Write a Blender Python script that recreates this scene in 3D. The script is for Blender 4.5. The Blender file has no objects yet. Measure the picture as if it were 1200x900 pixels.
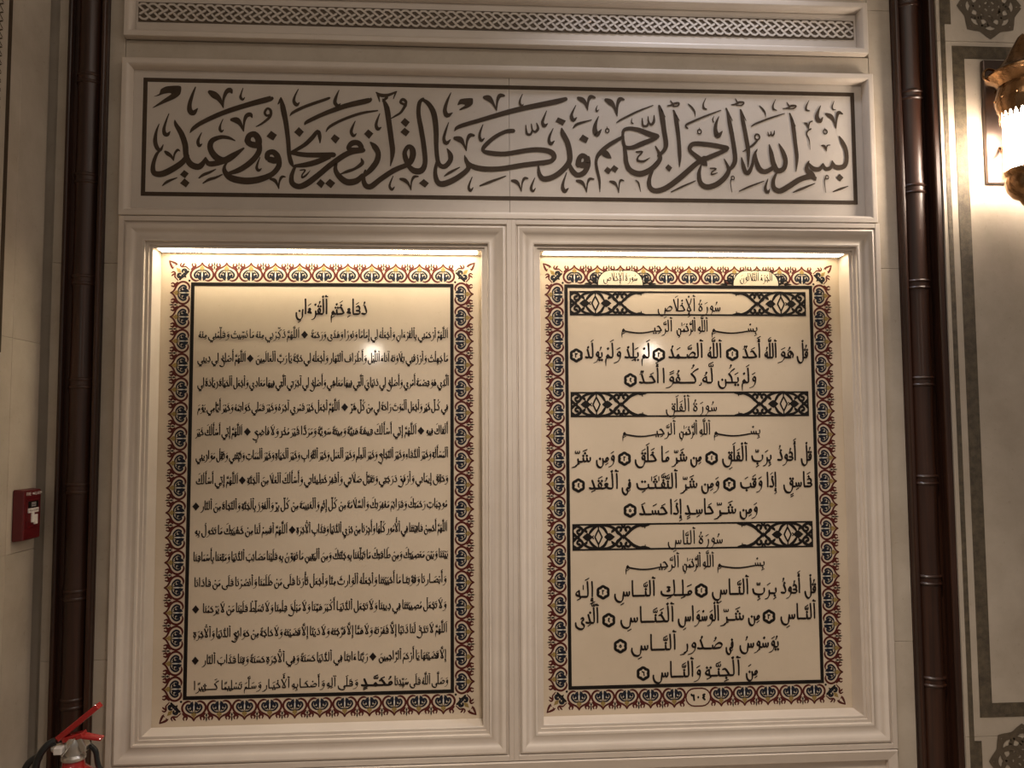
import bpy, bmesh, math, random
from mathutils import Vector, Matrix

# ---------------------------------------------------------------- camera, world, lights, exposure
S = bpy.context.scene
COL = S.collection
YAW, PITCH, ROLL = 0.0607, 0.0613, -0.0060
fw = Vector((math.sin(YAW) * math.cos(PITCH), math.cos(YAW) * math.cos(PITCH), math.sin(PITCH)))
rt = Vector((math.cos(YAW), -math.sin(YAW), 0)); up = rt.cross(fw)
rt2 = rt * math.cos(ROLL) + up * math.sin(ROLL); up2 = up * math.cos(ROLL) - rt * math.sin(ROLL)
cd = bpy.data.cameras.new('camera'); cam = bpy.data.objects.new('camera', cd); COL.objects.link(cam)
cd.sensor_width = 36; cd.lens = 27.0; cd.clip_start = 0.02
cam.matrix_world = Matrix(((rt2.x, up2.x, -fw.x, 0), (rt2.y, up2.y, -fw.y, 0), (rt2.z, up2.z, -fw.z, 1.5), (0, 0, 0, 1)))
S.camera = cam

W = bpy.data.worlds.new('world'); S.world = W; W.use_nodes = True
W.node_tree.nodes['Background'].inputs[0].default_value = (1.0, 0.86, 0.74, 1)
W.node_tree.nodes['Background'].inputs[1].default_value = 0.20
S.view_settings.view_transform = 'Standard'; S.view_settings.look = 'None'
S.view_settings.exposure = -0.10; S.view_settings.gamma = 1.0; S.view_settings.use_curve_mapping = False

def area(name, loc, target, sx, sy, power, col):
    l = bpy.data.lights.new(name, 'AREA'); l.shape = 'RECTANGLE'; l.size = sx; l.size_y = sy; l.energy = power; l.color = col
    o = bpy.data.objects.new(name, l); o.location = loc
    o.rotation_euler = (Vector(target) - Vector(loc)).to_track_quat('-Z', 'Y').to_euler(); COL.objects.link(o)
def spot(name, loc, target, power, col, size=0.9, blend=0.6, r=0.06):
    l = bpy.data.lights.new(name, 'SPOT'); l.energy = power; l.color = col; l.spot_size = size; l.spot_blend = blend; l.shadow_soft_size = r
    o = bpy.data.objects.new(name, l); o.location = loc
    o.rotation_euler = (Vector(target) - Vector(loc)).to_track_quat('-Z', 'Y').to_euler(); COL.objects.link(o)
area('added_fill_light', (0.7, 0.3, 3.5), (0.6, 2.0, 0.9), 2.6, 0.8, 15, (1.0, 0.88, 0.76))  # added soft overall fill from above, not a known ceiling fixture
spot('ceiling_downlight', (0.75, 1.72, 3.5), (0.6, 2.1, 1.6), 48, (0.86, 0.88, 1.0), 1.25, 0.8)

spot('added_low_wall_spot', (0.25, 0.55, 3.5), (0.33, 2.15, 0.30), 250, (1.0, 0.87, 0.74), 1.0, 0.9, 0.12)  # added spot to brighten the lower wall, stands for no known lamp

# ---------------------------------------------------------------- helpers
def tag(o, label=None, cat=None, group=None, kind=None):
    if label: o['label'] = label
    if cat: o['category'] = cat
    if group: o['group'] = group
    if kind: o['kind'] = kind
    return o
def empty(name, loc=(0, 0, 0)):
    o = bpy.data.objects.new(name, None); o.location = loc; o.empty_display_size = 0.05; COL.objects.link(o); return o
def link(name, me, mats, parent=None, bevel=0.0, smooth=False, seg=2):
    for m in (mats if isinstance(mats, (list, tuple)) else [mats]): me.materials.append(m)
    if smooth:
        for p in me.polygons: p.use_smooth = True
        if hasattr(me, 'set_sharp_from_angle'): me.set_sharp_from_angle(angle=0.7)
    o = bpy.data.objects.new(name, me); COL.objects.link(o)
    if parent is not None:
        o.parent = parent; o.matrix_parent_inverse = Matrix.Translation(-parent.location)
    if bevel:
        b = o.modifiers.new('bevel', 'BEVEL'); b.width = bevel; b.segments = seg; b.limit_method = 'ANGLE'; b.harden_normals = False
    return o
def mesh(v, f, name='m'):
    me = bpy.data.meshes.new(name); me.from_pydata(v, [], f); me.update(); return me
class MB:
    def __init__(s): s.v = []; s.f = []
    def add(s, v, f):
        b = len(s.v); s.v += list(v); s.f += [tuple(i + b for i in q) for q in f]; return s
    def box(s, x0, x1, y0, y1, z0, z1):
        v = [(x, y, z) for x in (x0, x1) for y in (y0, y1) for z in (z0, z1)]
        return s.add(v, [(0, 1, 3, 2), (4, 6, 7, 5), (0, 4, 5, 1), (2, 3, 7, 6), (0, 2, 6, 4), (1, 5, 7, 3)])
    def lathe(s, prof, c=(0, 0, 0), n=32, axis='z', a0=0, a1=2 * math.pi):
        full = abs(a1 - a0 - 2 * math.pi) < 1e-6; m = n if full else n + 1; b = len(s.v)
        for r, h in prof:
            for k in range(m):
                a = a0 + (a1 - a0) * k / n
                p = (r * math.cos(a), r * math.sin(a), h)
                if axis == 'x': p = (h, p[0], p[1])
                if axis == 'y': p = (p[0], h, p[1])
                s.v.append((c[0] + p[0], c[1] + p[1], c[2] + p[2]))
        for i in range(len(prof) - 1):
            for k in range(n):
                k2 = (k + 1) % m
                q = (b + i * m + k, b + i * m + k2, b + (i + 1) * m + k2, b + (i + 1) * m + k)
                s.f.append(q)
        return s
    def tube(s, pts, r, n=10, sub=4, closed=False):
        P = [Vector(p) for p in (smooth([tuple(p) for p in pts], sub) if sub > 1 else pts)]
        R = r if callable(r) else (lambda t: r)
        b = len(s.v); nrm = None
        for i, p in enumerate(P):
            t = (P[min(i + 1, len(P) - 1)] - P[max(i - 1, 0)]).normalized()
            if nrm is None: nrm = t.orthogonal().normalized()
            nrm = (nrm - t * nrm.dot(t)).normalized(); bn = t.cross(nrm)
            rr = R(i / (len(P) - 1))
            for k in range(n):
                a = 2 * math.pi * k / n; q = p + (nrm * math.cos(a) + bn * math.sin(a)) * rr
                s.v.append(tuple(q))
        for i in range(len(P) - 1):
            for k in range(n):
                k2 = (k + 1) % n
                s.f.append((b + i * n + k, b + i * n + k2, b + (i + 1) * n + k2, b + (i + 1) * n + k))
        s.f.append(tuple(b + k for k in range(n))[::-1]); s.f.append(tuple(b + (len(P) - 1) * n + k for k in range(n)))
        return s
    def build(s, name, mat, parent=None, bevel=0.0, smooth=False, seg=2):
        me = mesh(s.v, s.f, name)
        bm = bmesh.new(); bm.from_mesh(me); bmesh.ops.recalc_face_normals(bm, faces=bm.faces); bm.to_mesh(me); bm.free()
        return link(name, me, mat, parent, bevel, smooth, seg)
def frame_mb(x0, x1, z0, z1, prof):
    """rectangular moulding with mitred corners; prof: (u outward, y depth) from the opening outwards"""
    m = MB(); n = len(prof); v = []
    for cx, cz, sx, sz in ((x0, z0, -1, -1), (x1, z0, 1, -1), (x1, z1, 1, 1), (x0, z1, -1, 1)):
        for u, y in prof: v.append((cx + sx * u, y, cz + sz * u))
    f = []
    for c in range(4):
        d = (c + 1) % 4
        for i in range(n - 1): f.append((c * n + i, d * n + i, d * n + i + 1, c * n + i + 1))
    return m.add(v, f)
def rect_line(x0, x1, z0, z1, w, y, t=0.0004):
    m = MB()
    m.box(x0, x1, y - t, y, z1 - w, z1).box(x0, x1, y - t, y, z0, z0 + w)
    return m.box(x0, x0 + w, y - t, y, z0 + w, z1 - w).box(x1 - w, x1, y - t, y, z0 + w, z1 - w)

# ---------------------------------------------------------------- materials
def nodes(name):
    m = bpy.data.materials.new(name); m.use_nodes = True; nt = m.node_tree
    return m, nt, nt.nodes['Principled BSDF']
def stone(name, c1, c2, rough=0.5, scale=7.0, bump=0.12, fleck=0.5, spec=0.35, coat=0.0, tint=0.10, coat_r=0.1):
    m, nt, P = nodes(name); N = nt.nodes.new; L = nt.links.new
    g = N('ShaderNodeNewGeometry'); 
    n1 = N('ShaderNodeTexNoise'); n1.inputs['Scale'].default_value = scale; n1.inputs['Detail'].default_value = 7; n1.inputs['Roughness'].default_value = 0.62
    L(g.outputs['Position'], n1.inputs['Vector'])
    n2 = N('ShaderNodeTexNoise'); n2.inputs['Scale'].default_value = scale * 11; n2.inputs['Detail'].default_value = 5; n2.inputs['Roughness'].default_value = 0.7
    L(g.outputs['Position'], n2.inputs['Vector'])
    r1 = N('ShaderNodeValToRGB'); r1.color_ramp.elements[0].position = 0.3; r1.color_ramp.elements[1].position = 0.7
    r1.color_ramp.elements[0].color = (*c1, 1); r1.color_ramp.elements[1].color = (*c2, 1)
    L(n1.outputs['Fac'], r1.inputs['Fac'])
    r2 = N('ShaderNodeValToRGB'); r2.color_ramp.elements[0].position = 0.62; r2.color_ramp.elements[1].position = 0.78
    r2.color_ramp.elements[0].color = (1, 1, 1, 1); r2.color_ramp.elements[1].color = (1 - fleck * .55, 1 - fleck * .62, 1 - fleck * .7, 1)
    L(n2.outputs['Fac'], r2.inputs['Fac'])
    mx = N('ShaderNodeMix'); mx.data_type = 'RGBA'; mx.blend_type = 'MULTIPLY'; mx.inputs['Factor'].default_value = 1
    L(r1.outputs['Color'], mx.inputs[6]); L(r2.outputs['Color'], mx.inputs[7])
    oi = N('ShaderNodeObjectInfo'); mr = N('ShaderNodeMapRange'); mr.inputs['To Min'].default_value = 1 - tint; mr.inputs['To Max'].default_value = 1.0
    L(oi.outputs['Random'], mr.inputs['Value'])
    hs = N('ShaderNodeHueSaturation'); L(mx.outputs[2], hs.inputs['Color']); L(mr.outputs['Result'], hs.inputs['Value'])
    L(hs.outputs['Color'], P.inputs['Base Color'])
    P.inputs['Roughness'].default_value = rough; P.inputs['Specular IOR Level'].default_value = spec
    if coat: P.inputs['Coat Weight'].default_value = coat; P.inputs['Coat Roughness'].default_value = coat_r
    if bump:
        b = N('ShaderNodeBump'); b.inputs['Strength'].default_value = bump; b.inputs['Distance'].default_value = 0.003
        L(n2.outputs['Fac'], b.inputs['Height']); L(b.outputs['Normal'], P.inputs['Normal'])
    return m
def plain(name, col, rough=0.5, metal=0.0, spec=0.5, bump=0.0, scale=60, var=0.12, coat=0.0, coat_r=0.08):
    m, nt, P = nodes(name); N = nt.nodes.new; L = nt.links.new
    tc = N('ShaderNodeTexCoord'); n = N('ShaderNodeTexNoise'); n.inputs['Scale'].default_value = scale; n.inputs['Detail'].default_value = 4
    L(tc.outputs['Object'], n.inputs['Vector'])
    r = N('ShaderNodeValToRGB'); r.color_ramp.elements[0].color = (*[c * (1 - var) for c in col], 1); r.color_ramp.elements[1].color = (*[min(1, c * (1 + var)) for c in col], 1)
    L(n.outputs['Fac'], r.inputs['Fac']); L(r.outputs['Color'], P.inputs['Base Color'])
    P.inputs['Roughness'].default_value = rough; P.inputs['Metallic'].default_value = metal; P.inputs['Specular IOR Level'].default_value = spec
    if coat: P.inputs['Coat Weight'].default_value = coat; P.inputs['Coat Roughness'].default_value = coat_r
    if bump:
        b = N('ShaderNodeBump'); b.inputs['Strength'].default_value = bump; b.inputs['Distance'].default_value = 0.002
        L(n.outputs['Fac'], b.inputs['Height']); L(b.outputs['Normal'], P.inputs['Normal'])
    return m
def wood(name):
    m, nt, P = nodes(name); N = nt.nodes.new; L = nt.links.new
    g = N('ShaderNodeNewGeometry'); mp = N('ShaderNodeMapping'); mp.inputs['Scale'].default_value = (42, 42, 1.3); L(g.outputs['Position'], mp.inputs['Vector'])
    n = N('ShaderNodeTexNoise'); n.inputs['Scale'].default_value = 1.6; n.inputs['Detail'].default_value = 6; n.inputs['Distortion'].default_value = 0.6; L(mp.outputs['Vector'], n.inputs['Vector'])
    r = N('ShaderNodeValToRGB'); r.color_ramp.elements[0].position = 0.3; r.color_ramp.elements[1].position = 0.72
    r.color_ramp.elements[0].color = (0.018, 0.007, 0.004, 1); r.color_ramp.elements[1].color = (0.050, 0.018, 0.009, 1)
    L(n.outputs['Fac'], r.inputs['Fac']); L(r.outputs['Color'], P.inputs['Base Color'])
    P.inputs['Roughness'].default_value = 0.42; P.inputs['Specular IOR Level'].default_value = 0.4
    P.inputs['Coat Weight'].default_value = 0.15; P.inputs['Coat Roughness'].default_value = 0.2
    return m
def glow(name, col, st):
    m, nt, P = nodes(name)
    P.inputs['Base Color'].default_value = (0.8, 0.78, 0.72, 1); P.inputs['Emission Color'].default_value = (*col, 1); P.inputs['Emission Strength'].default_value = st
    P.inputs['Roughness'].default_value = 0.4
    return m
M_WALL = stone('limestone', (0.42, 0.355, 0.28), (0.54, 0.47, 0.385), fleck=0.45, rough=0.55)
M_MOULD = stone('carved limestone', (0.52, 0.45, 0.385), (0.58, 0.51, 0.44), fleck=0.2, rough=0.42, bump=0.05, tint=0.0)
M_PANEL = stone('printed limestone panel', (0.50, 0.41, 0.305), (0.55, 0.455, 0.345), rough=0.5, fleck=0.2, bump=0.02, coat=0.6, coat_r=0.07, tint=0.0)
M_CAL = stone('honed limestone', (0.49, 0.43, 0.375), (0.55, 0.49, 0.43), spec=0.2, rough=0.55, fleck=0.3, bump=0.03, tint=0.04)
M_INLAY = stone('dark inlay stone', (0.048, 0.033, 0.022), (0.068, 0.047, 0.032), spec=0.12, rough=0.65, fleck=0.2, bump=0.05, scale=30, tint=0.0)
M_BAND = stone('etched olive band', (0.050, 0.036, 0.019), (0.150, 0.112, 0.064), rough=0.42, fleck=0.6, bump=1.0, scale=55, spec=0.6, tint=0.0)
M_INLAY2 = stone('brown knot inlay', (0.085, 0.064, 0.042), (0.12, 0.092, 0.062), rough=0.5, fleck=0.3, bump=0.2, scale=40, tint=0.0)
M_BRAID = stone('braid ground', (0.075, 0.052, 0.034), (0.11, 0.08, 0.052), rough=0.6, fleck=0.2, scale=30)
M_WOOD = wood('dark mahogany')
M_BLACK = plain('black print', (0.008, 0.006, 0.005), 0.4, spec=0.25, var=0.2)
M_INK = plain('brown black lettering', (0.010, 0.006, 0.005), 0.4, spec=0.25, var=0.2)
M_RED = plain('maroon print', (0.065, 0.009, 0.007), 0.45, spec=0.25)
M_NAVY = plain('navy print', (0.009, 0.011, 0.020), 0.45, spec=0.25)
M_GOLD = plain('old gold print', (0.24, 0.165, 0.055), 0.45, spec=0.25)
M_PALE = plain('pale print', (0.62, 0.60, 0.56), 0.45)
M_CREAM = plain('cream print', (0.54, 0.46, 0.345), 0.45)
M_LED = glow('warm light strip', (1.0, 0.85, 0.60), 34.0)
M_LED2 = glow('warm light strip dim', (1.0, 0.83, 0.58), 20.0)
M_GLASS = glow('lit frosted glass', (1.0, 0.84, 0.68), 85.0)
M_GLOBE = glow('lit lamp globe', (1.0, 0.88, 0.74), 62.0)
M_BRASS = plain('aged brass', (0.30, 0.17, 0.08), 0.2, 1.0, bump=0.5, scale=90, var=0.35)
M_BRONZE = plain('dark bronze plate', (0.10, 0.072, 0.06), 0.32, 0.8)
M_ALARM = plain('red plastic', (0.10, 0.007, 0.009), 0.35)
M_EXT = plain('red enamel', (0.34, 0.012, 0.012), 0.25, coat=0.5)
M_WHITE = plain('white plastic', (0.75, 0.70, 0.66), 0.4)
M_CHROME = plain('brushed steel', (0.62, 0.60, 0.57), 0.3, 1.0)
M_RUBBER = plain('black rubber', (0.012, 0.013, 0.014), 0.35)

# ---------------------------------------------------------------- pen: strokes, naskh letter shapes
def smooth(pts, n=4):
    if len(pts) < 3:
        return [tuple(p) for p in pts]
    out = []
    for i in range(len(pts) - 1):
        p0 = pts[max(i - 1, 0)]; p1 = pts[i]; p2 = pts[i + 1]; p3 = pts[min(i + 2, len(pts) - 1)]
        for k in range(n):
            t = k / n
            out.append(tuple(0.5 * (2 * b + (c - a) * t + (2 * a - 5 * b + 4 * c - d) * t * t + (3 * b - a - 3 * c + d) * t ** 3)
                             for a, b, c, d in zip(p0, p1, p2, p3)))
    out.append(tuple(pts[-1]))
    return out

class Ink:
    """collects flat polygons (x, y, colour index)"""
    def __init__(self):
        self.v = []; self.f = []; self.m = []
    def poly(self, pts, m=0):
        a = 0.0
        for i in range(len(pts)):
            x0, y0 = pts[i][:2]; x1, y1 = pts[(i + 1) % len(pts)][:2]
            a += x0 * y1 - x1 * y0
        if abs(a) < 1e-12: return
        if a < 0: pts = pts[::-1]
        b = len(self.v)
        self.v += [(p[0], p[1]) for p in pts]
        self.f.append(tuple(range(b, b + len(pts)))); self.m.append(m)
    def disc(self, x, y, r, m=0, n=8, ry=None):
        ry = ry or r
        self.poly([(x + r * math.cos(2 * math.pi * k / n), y + ry * math.sin(2 * math.pi * k / n)) for k in range(n)], m)
    def ribbon(self, pts, m=0, n=4, cap=True):
        """pts: (x, y, width); a variable-width stroke"""
        p = smooth(pts, n) if n > 1 else pts
        L = []
        for i in range(len(p)):
            a = p[max(i - 1, 0)]; b = p[min(i + 1, len(p) - 1)]
            dx, dy = b[0] - a[0], b[1] - a[1]
            d = math.hypot(dx, dy) or 1e-9
            w = max(p[i][2], 1e-5) / 2
            L.append(((p[i][0] - dy / d * w, p[i][1] + dx / d * w), (p[i][0] + dy / d * w, p[i][1] - dx / d * w)))
        for i in range(len(L) - 1):
            self.poly([L[i][0], L[i][1], L[i + 1][1], L[i + 1][0]], m)
        if cap:
            for q in (p[0], p[-1]):
                if q[2] > 1e-4: self.disc(q[0], q[1], q[2] / 2, m, 6)
    def line(self, pts, w, m=0, n=4, closed=False):
        self.ribbon([(x, y, w) for x, y in pts], m, n)
    def nib(self, pts, N, m=0, n=3, taper=(1, 1), ang=0.95):
        p = smooth(pts, n); q = []
        for i in range(len(p)):
            a = p[max(i - 1, 0)]; b = p[min(i + 1, len(p) - 1)]
            d = math.atan2(b[1] - a[1], b[0] - a[0])
            w = N * (0.42 + 0.62 * abs(math.sin(d - ang)))
            t = i / max(1, len(p) - 1)
            if t < 0.3: w *= taper[0] + (1 - taper[0]) * t / 0.3
            if t > 0.6: w *= taper[1] + (1 - taper[1]) * (1 - t) / 0.4
            q.append((p[i][0], p[i][1], w))
        self.ribbon(q, m, 1)

# letter shapes: x grows to the LEFT from the right edge, y up from the base line, unit = one pen width.
# form: (advance, strokes) ; a stroke beginning with > tapers at its end
BOWL = ' 0.6,-1.3 1.7,-2.5 3.3,-2.4 4.3,-1.1 4.4,0.5'
JE = ' 0.6,0.6 0.1,-0.8 0.3,-2.5 1.4,-3.9 3.2,-4.1 4.9,-3.3'
JB = ' 1.7,1.0 0.5,-0.6 0.2,-2.4 1.3,-4.0 3.2,-4.3 5.0,-3.5'
G = {
 'a': {'i': (1.7, '0.9,6.6 0.75,3.5 0.8,0.1'), 'f': (2.0, '0,0 0.7,0 1.0,0.7 1.1,3.5 1.1,6.7')},
 'b': {'i': (7.6, '0.3,2.3 0.4,0.7 1.8,-0.3 4.2,-0.4 6.3,0.2 6.9,2.0'), 'n': (2.0, '0.5,2.2 0.4,0.7 1.1,0.05 2.0,0'),
       'm': (2.2, '0,0 0.8,0.1 1.1,1.9|1.1,1.9 1.3,0.2 2.2,0'), 'f': (7.6, '0,0 0.8,0.2 1.0,1.6|1.0,1.6 1.2,0.3 2.6,-0.3 5.0,-0.4 6.5,0.2 7.0,2.0')},
 'j': {'i': (5.2, '3.7,2.2 2.2,3.1 0.2,2.0|3.9,2.3' + JB), 'n': (3.6, '3.0,2.7 2.1,3.0 1.1,1.9 0.2,0.5|0.2,0.4 1.4,0.1 3.6,0'),
       'm': (3.8, '0,0 1.0,0.1|3.2,2.6 2.3,2.9 1.4,1.8 0.6,0.3|0.6,0.2 2.0,0 3.8,0'), 'f': (5.2, '0,0 1.6,0.2 3.0,1.9|3.0,1.9 1.9,2.9 0.8,2.4|3.2,1.9' + JB)},
 'd': {'i': (3.6, '1.4,3.6 0.7,2.2 0.3,0.8 1.1,0.1 3.1,0.2'), 'f': (3.6, '0,0 0.9,0.2 1.3,1.2 2.1,3.6|1.0,0.2 2.2,0 3.3,0.2')},
 'r': {'i': (2.9, '>0.3,2.0 0.2,0.5 0.6,-1.0 1.8,-2.2 3.5,-2.6'), 'f': (2.9, '0,0 0.7,0.2 0.8,1.2|>0.8,1.2 0.8,-0.6 1.8,-2.1 3.5,-2.6')},
 's': {'n': (4.6, '0.3,1.8 0.4,0.4 1.4,0.3 1.7,1.6|1.7,1.6 1.9,0.4 2.9,0.3 3.2,1.6|3.2,1.6 3.4,0.2 4.6,0'),
       'm': (4.8, '0,0 0.5,0.2 0.7,1.5|0.7,1.5 0.9,0.3 2.0,0.3 2.2,1.5|2.2,1.5 2.4,0.3 3.4,0.3 3.6,1.5|3.6,1.5 3.8,0.2 4.8,0'),
       'i': (8.6, '0.3,1.8 0.4,0.4 1.4,0.3 1.7,1.6|1.7,1.6 1.9,0.4 2.9,0.3 3.3,1.7|3.3,1.7 3.6,0.2 3.9,-1.7 5.2,-2.6 7.0,-2.1 7.9,-0.5 7.9,0.8'),
       'f': (8.8, '0,0 0.5,0.2 0.7,1.5|0.7,1.5 0.9,0.3 2.0,0.3 2.2,1.5|2.2,1.5 2.4,0.3 3.3,0.3 3.5,1.7|3.5,1.7 3.8,0.2 4.1,-1.7 5.4,-2.6 7.2,-2.1 8.1,-0.5 8.1,0.8')},
 'S': {'n': (6.0, '3.7,0.3 3.0,1.5 1.5,2.4 0.3,1.6 0.9,0.4 2.4,0.1 4.2,0.1 4.4,1.3|4.4,1.3 4.7,0.1 6.0,0'),
       'i': (10.2, '3.7,0.3 3.0,1.5 1.5,2.4 0.3,1.6 0.9,0.4 2.4,0.1 4.2,0.1 4.6,1.4|4.6,1.4 4.9,0.1 5.2,-1.6 6.6,-2.5 8.5,-2.0 9.3,-0.5 9.3,0.8')},
 'T': {'n': (5.4, '3.9,0.3 3.0,1.5 1.5,2.4 0.3,1.6 0.9,0.4 2.4,0.1 5.4,0|3.9,6.6 3.8,3.5 3.7,0.4'),
       'i': (5.6, '3.9,0.3 3.0,1.5 1.5,2.4 0.3,1.6 0.9,0.4 2.4,0.1 5.0,0.2|3.9,6.6 3.8,3.5 3.7,0.4')},
 'e': {'n': (3.7, '2.7,3.1 1.5,3.6 0.6,2.7 0.9,1.6 2.5,1.5|1.0,1.6 0.3,0.6 1.4,0 3.7,0'),
       'm': (3.2, '0,0 1.0,0.3 2.3,1.9 1.0,2.0 1.5,0.6 3.2,0'),
       'i': (5.2, '2.6,3.3 1.5,3.8 0.7,2.9 1.4,1.9 2.7,1.9|1.4,1.9' + JE),
       'f': (5.2, '0,0 1.2,0.5 2.5,1.9 1.1,2.2 1.6,1.0|1.6,1.0' + JE)},
 'F': {'n': (2.5, '0.5,0.9 1.4,1.0 1.8,1.8 1.1,2.7 0.4,2.1 0.4,0.9 0.9,0.1 2.5,0'),
       'm': (2.8, '0,0 1.2,0.1 2.8,0|1.3,0.2 0.6,1.3 1.3,2.5 2.1,1.7 1.6,0.2'),
       'i': (7.8, '0.5,0.9 1.4,1.0 1.8,1.8 1.1,2.7 0.4,2.1 0.4,0.8 1.0,0 2.9,-0.4 5.2,-0.4 6.7,0.2 7.2,1.9'),
       'f': (8.2, '0,0 0.8,0.1|0.9,0.8 1.8,0.9 2.2,1.7 1.5,2.6 0.8,2.0 0.9,0.5 1.6,0 3.6,-0.3 5.6,-0.4 7.1,0.2 7.6,1.9')},
 'q': {'i': (5.8, '0.5,0.9 1.4,1.0 1.8,1.8 1.1,2.7 0.4,2.1 0.3,0.6 0.7,-1.1 1.7,-2.5 3.7,-2.6 5.0,-1.2 5.2,0.6'),
       'f': (6.2, '0,0 0.6,0.1|0.8,0.9 1.7,1.0 2.1,1.8 1.4,2.7 0.7,2.0 0.7,0.4 1.1,-1.3 2.2,-2.6 4.2,-2.6 5.5,-1.1 5.7,0.6')},
 'k': {'n': (4.2, '>0.0,6.4 1.6,5.4 2.9,4.0|2.9,4.0 1.6,2.4 1.2,0.9 1.6,0.1 4.2,0'),
       'm': (4.4, '0,0 2,0 4.4,0|>0.2,6.4 1.8,5.4 3.1,4.0|3.1,4.0 1.9,2.4 1.6,0.2'),
       'i': (6.4, '0.7,6.6 0.5,3.5 0.6,0.8 1.8,-0.1 4.4,-0.1 5.6,0.6 5.8,1.7|3.2,3.6 2.3,3.4 2.9,2.7 2.3,2.0 3.4,1.8'),
       'f': (6.8, '0,0 0.8,0|1.1,6.6 0.9,3.5 1.0,0.8 2.2,-0.1 4.8,-0.1 6.0,0.6 6.2,1.7|3.6,3.6 2.7,3.4 3.3,2.7 2.7,2.0 3.8,1.8')},
 'l': {'n': (1.9, '0.8,6.6 0.6,3.5 0.6,0.7 1.0,0.05 1.9,0'), 'm': (1.9, '0,0 0.9,0.05 1.9,0|1.0,6.6 0.9,3.5 0.95,0.1'),
       'i': (5.0, '0.8,6.6 0.6,3.0 0.6,0 1.0,-1.7 2.5,-2.5 4.0,-1.6 4.5,0.4'), 'f': (5.2, '0,0 0.9,0|1.0,6.6 0.8,3.0 0.8,0 1.2,-1.7 2.7,-2.5 4.2,-1.6 4.7,0.4')},
 'm': {'n': (2.8, '1.6,1.3 0.8,1.7 0.2,0.9 0.9,0.2 1.6,0.6 1.5,1.3|0.9,0.2 1.8,0 2.8,0'), 'm': (2.8, '0,0 0.8,0.3 1.3,1.3 1.9,0.8 1.6,-0.1 0.9,-0.2|1.2,0 2.8,0'),
       'i': (2.8, '1.6,1.2 0.8,1.6 0.2,0.8 1.0,0.2 1.6,0.6 1.5,1.3|>0.9,0.2 1.8,-0.1 2.3,-1.3 2.4,-3.6'), 'f': (2.8, '0,0 0.7,0.5 1.3,1.2 1.8,0.6 1.4,-0.1 0.9,0|>1.2,0 2.0,-0.4 2.3,-1.5 2.3,-3.8')},
 'N': {'i': (5.2, '0.3,1.9 0.5,0.4' + BOWL), 'f': (5.2, '0,0 0.5,0.2 0.7,1.3|0.7,1.3' + BOWL)},
 'h': {'n': (3.6, '0.5,0.1 0.3,1.4 1.5,2.9 2.6,1.8 2.2,0.4 1.2,0.1 3.6,0|1.5,2.9 1.2,1.4 2.2,0.4'),
       'm': (3.4, '0,0 1.6,0 3.4,0|1.5,0 0.8,1.5 1.9,2.3 2.4,1.2 1.5,0|1.6,0 1.0,-1.1 2.0,-1.6 2.3,-0.6 1.7,0'),
       'i': (3.0, '1.7,2.7 0.6,1.7 0.5,0.5 1.5,0.1 2.5,0.7 2.2,1.8 1.2,2.6'), 'f': (3.0, '0,0 0.9,0.2 1.1,2.7|1.1,2.7 2.4,1.8 2.3,0.8 1.2,0.4')},
 'w': {'i': (3.1, '>0.4,0.8 1.3,0.9 1.7,1.7 1.0,2.6 0.3,2.0 0.3,0.6 0.8,-0.9 2.0,-2.0 3.7,-2.5'),
       'f': (3.4, '0,0 0.6,0.2|>0.7,0.8 1.6,0.9 2.0,1.7 1.3,2.6 0.6,2.0 0.6,0.5 1.1,-0.9 2.2,-2.0 3.9,-2.5')},
 'y': {'i': (6.0, '2.4,1.8 1.4,2.3 0.8,1.3 1.9,0.7 1.7,-0.3|1.7,-0.3 0.5,-1.2 1.2,-2.5 3.3,-2.6 5.2,-1.5 5.5,0.1'),
       'f': (6.0, '0,0 1.0,0.1 1.4,-0.6 0.5,-1.3 1.2,-2.6 3.3,-2.7 5.2,-1.6 5.5,0.1')},
 'X': {'i': (4.4, '0.5,6.4 1.3,4.0 3.2,1.0 2.9,0.1 1.2,0 0.8,0.4|3.9,6.2 2.6,3.6 1.0,0.4'), 'f': (4.4, '0,0 1.2,0.1 1.8,0.6|0.9,6.4 1.1,3.0 1.3,0.3 2.2,0.2|3.9,6.0 2.9,3.0 1.8,0.3')},
 '-': {'m': (1.6, '0,0 1.6,0')},
 'z': {'i': (2.6, '2.0,2.1 1.2,2.4 0.8,1.6 1.9,1.2|1.6,1.5 0.4,0.4|0.4,0.4 2.2,0.7')},
}
for k in 'sSeFqkT': pass
G['S']['m'] = (6.4, '0,0 1.0,0|' + G['S']['n'][1]); G['S']['f'] = (10.4, '0,0 1.0,0|' + G['S']['i'][1])
G['T']['m'] = (5.6, '0,0 1.0,0|' + G['T']['n'][1]); G['T']['f'] = (5.6, '0,0 1.0,0|' + G['T']['i'][1])
G['q']['n'] = G['F']['n']; G['q']['m'] = G['F']['m']
G['N']['n'] = G['b']['n']; G['N']['m'] = G['b']['m']; G['y']['n'] = G['b']['n']; G['y']['m'] = G['b']['m']
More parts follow.
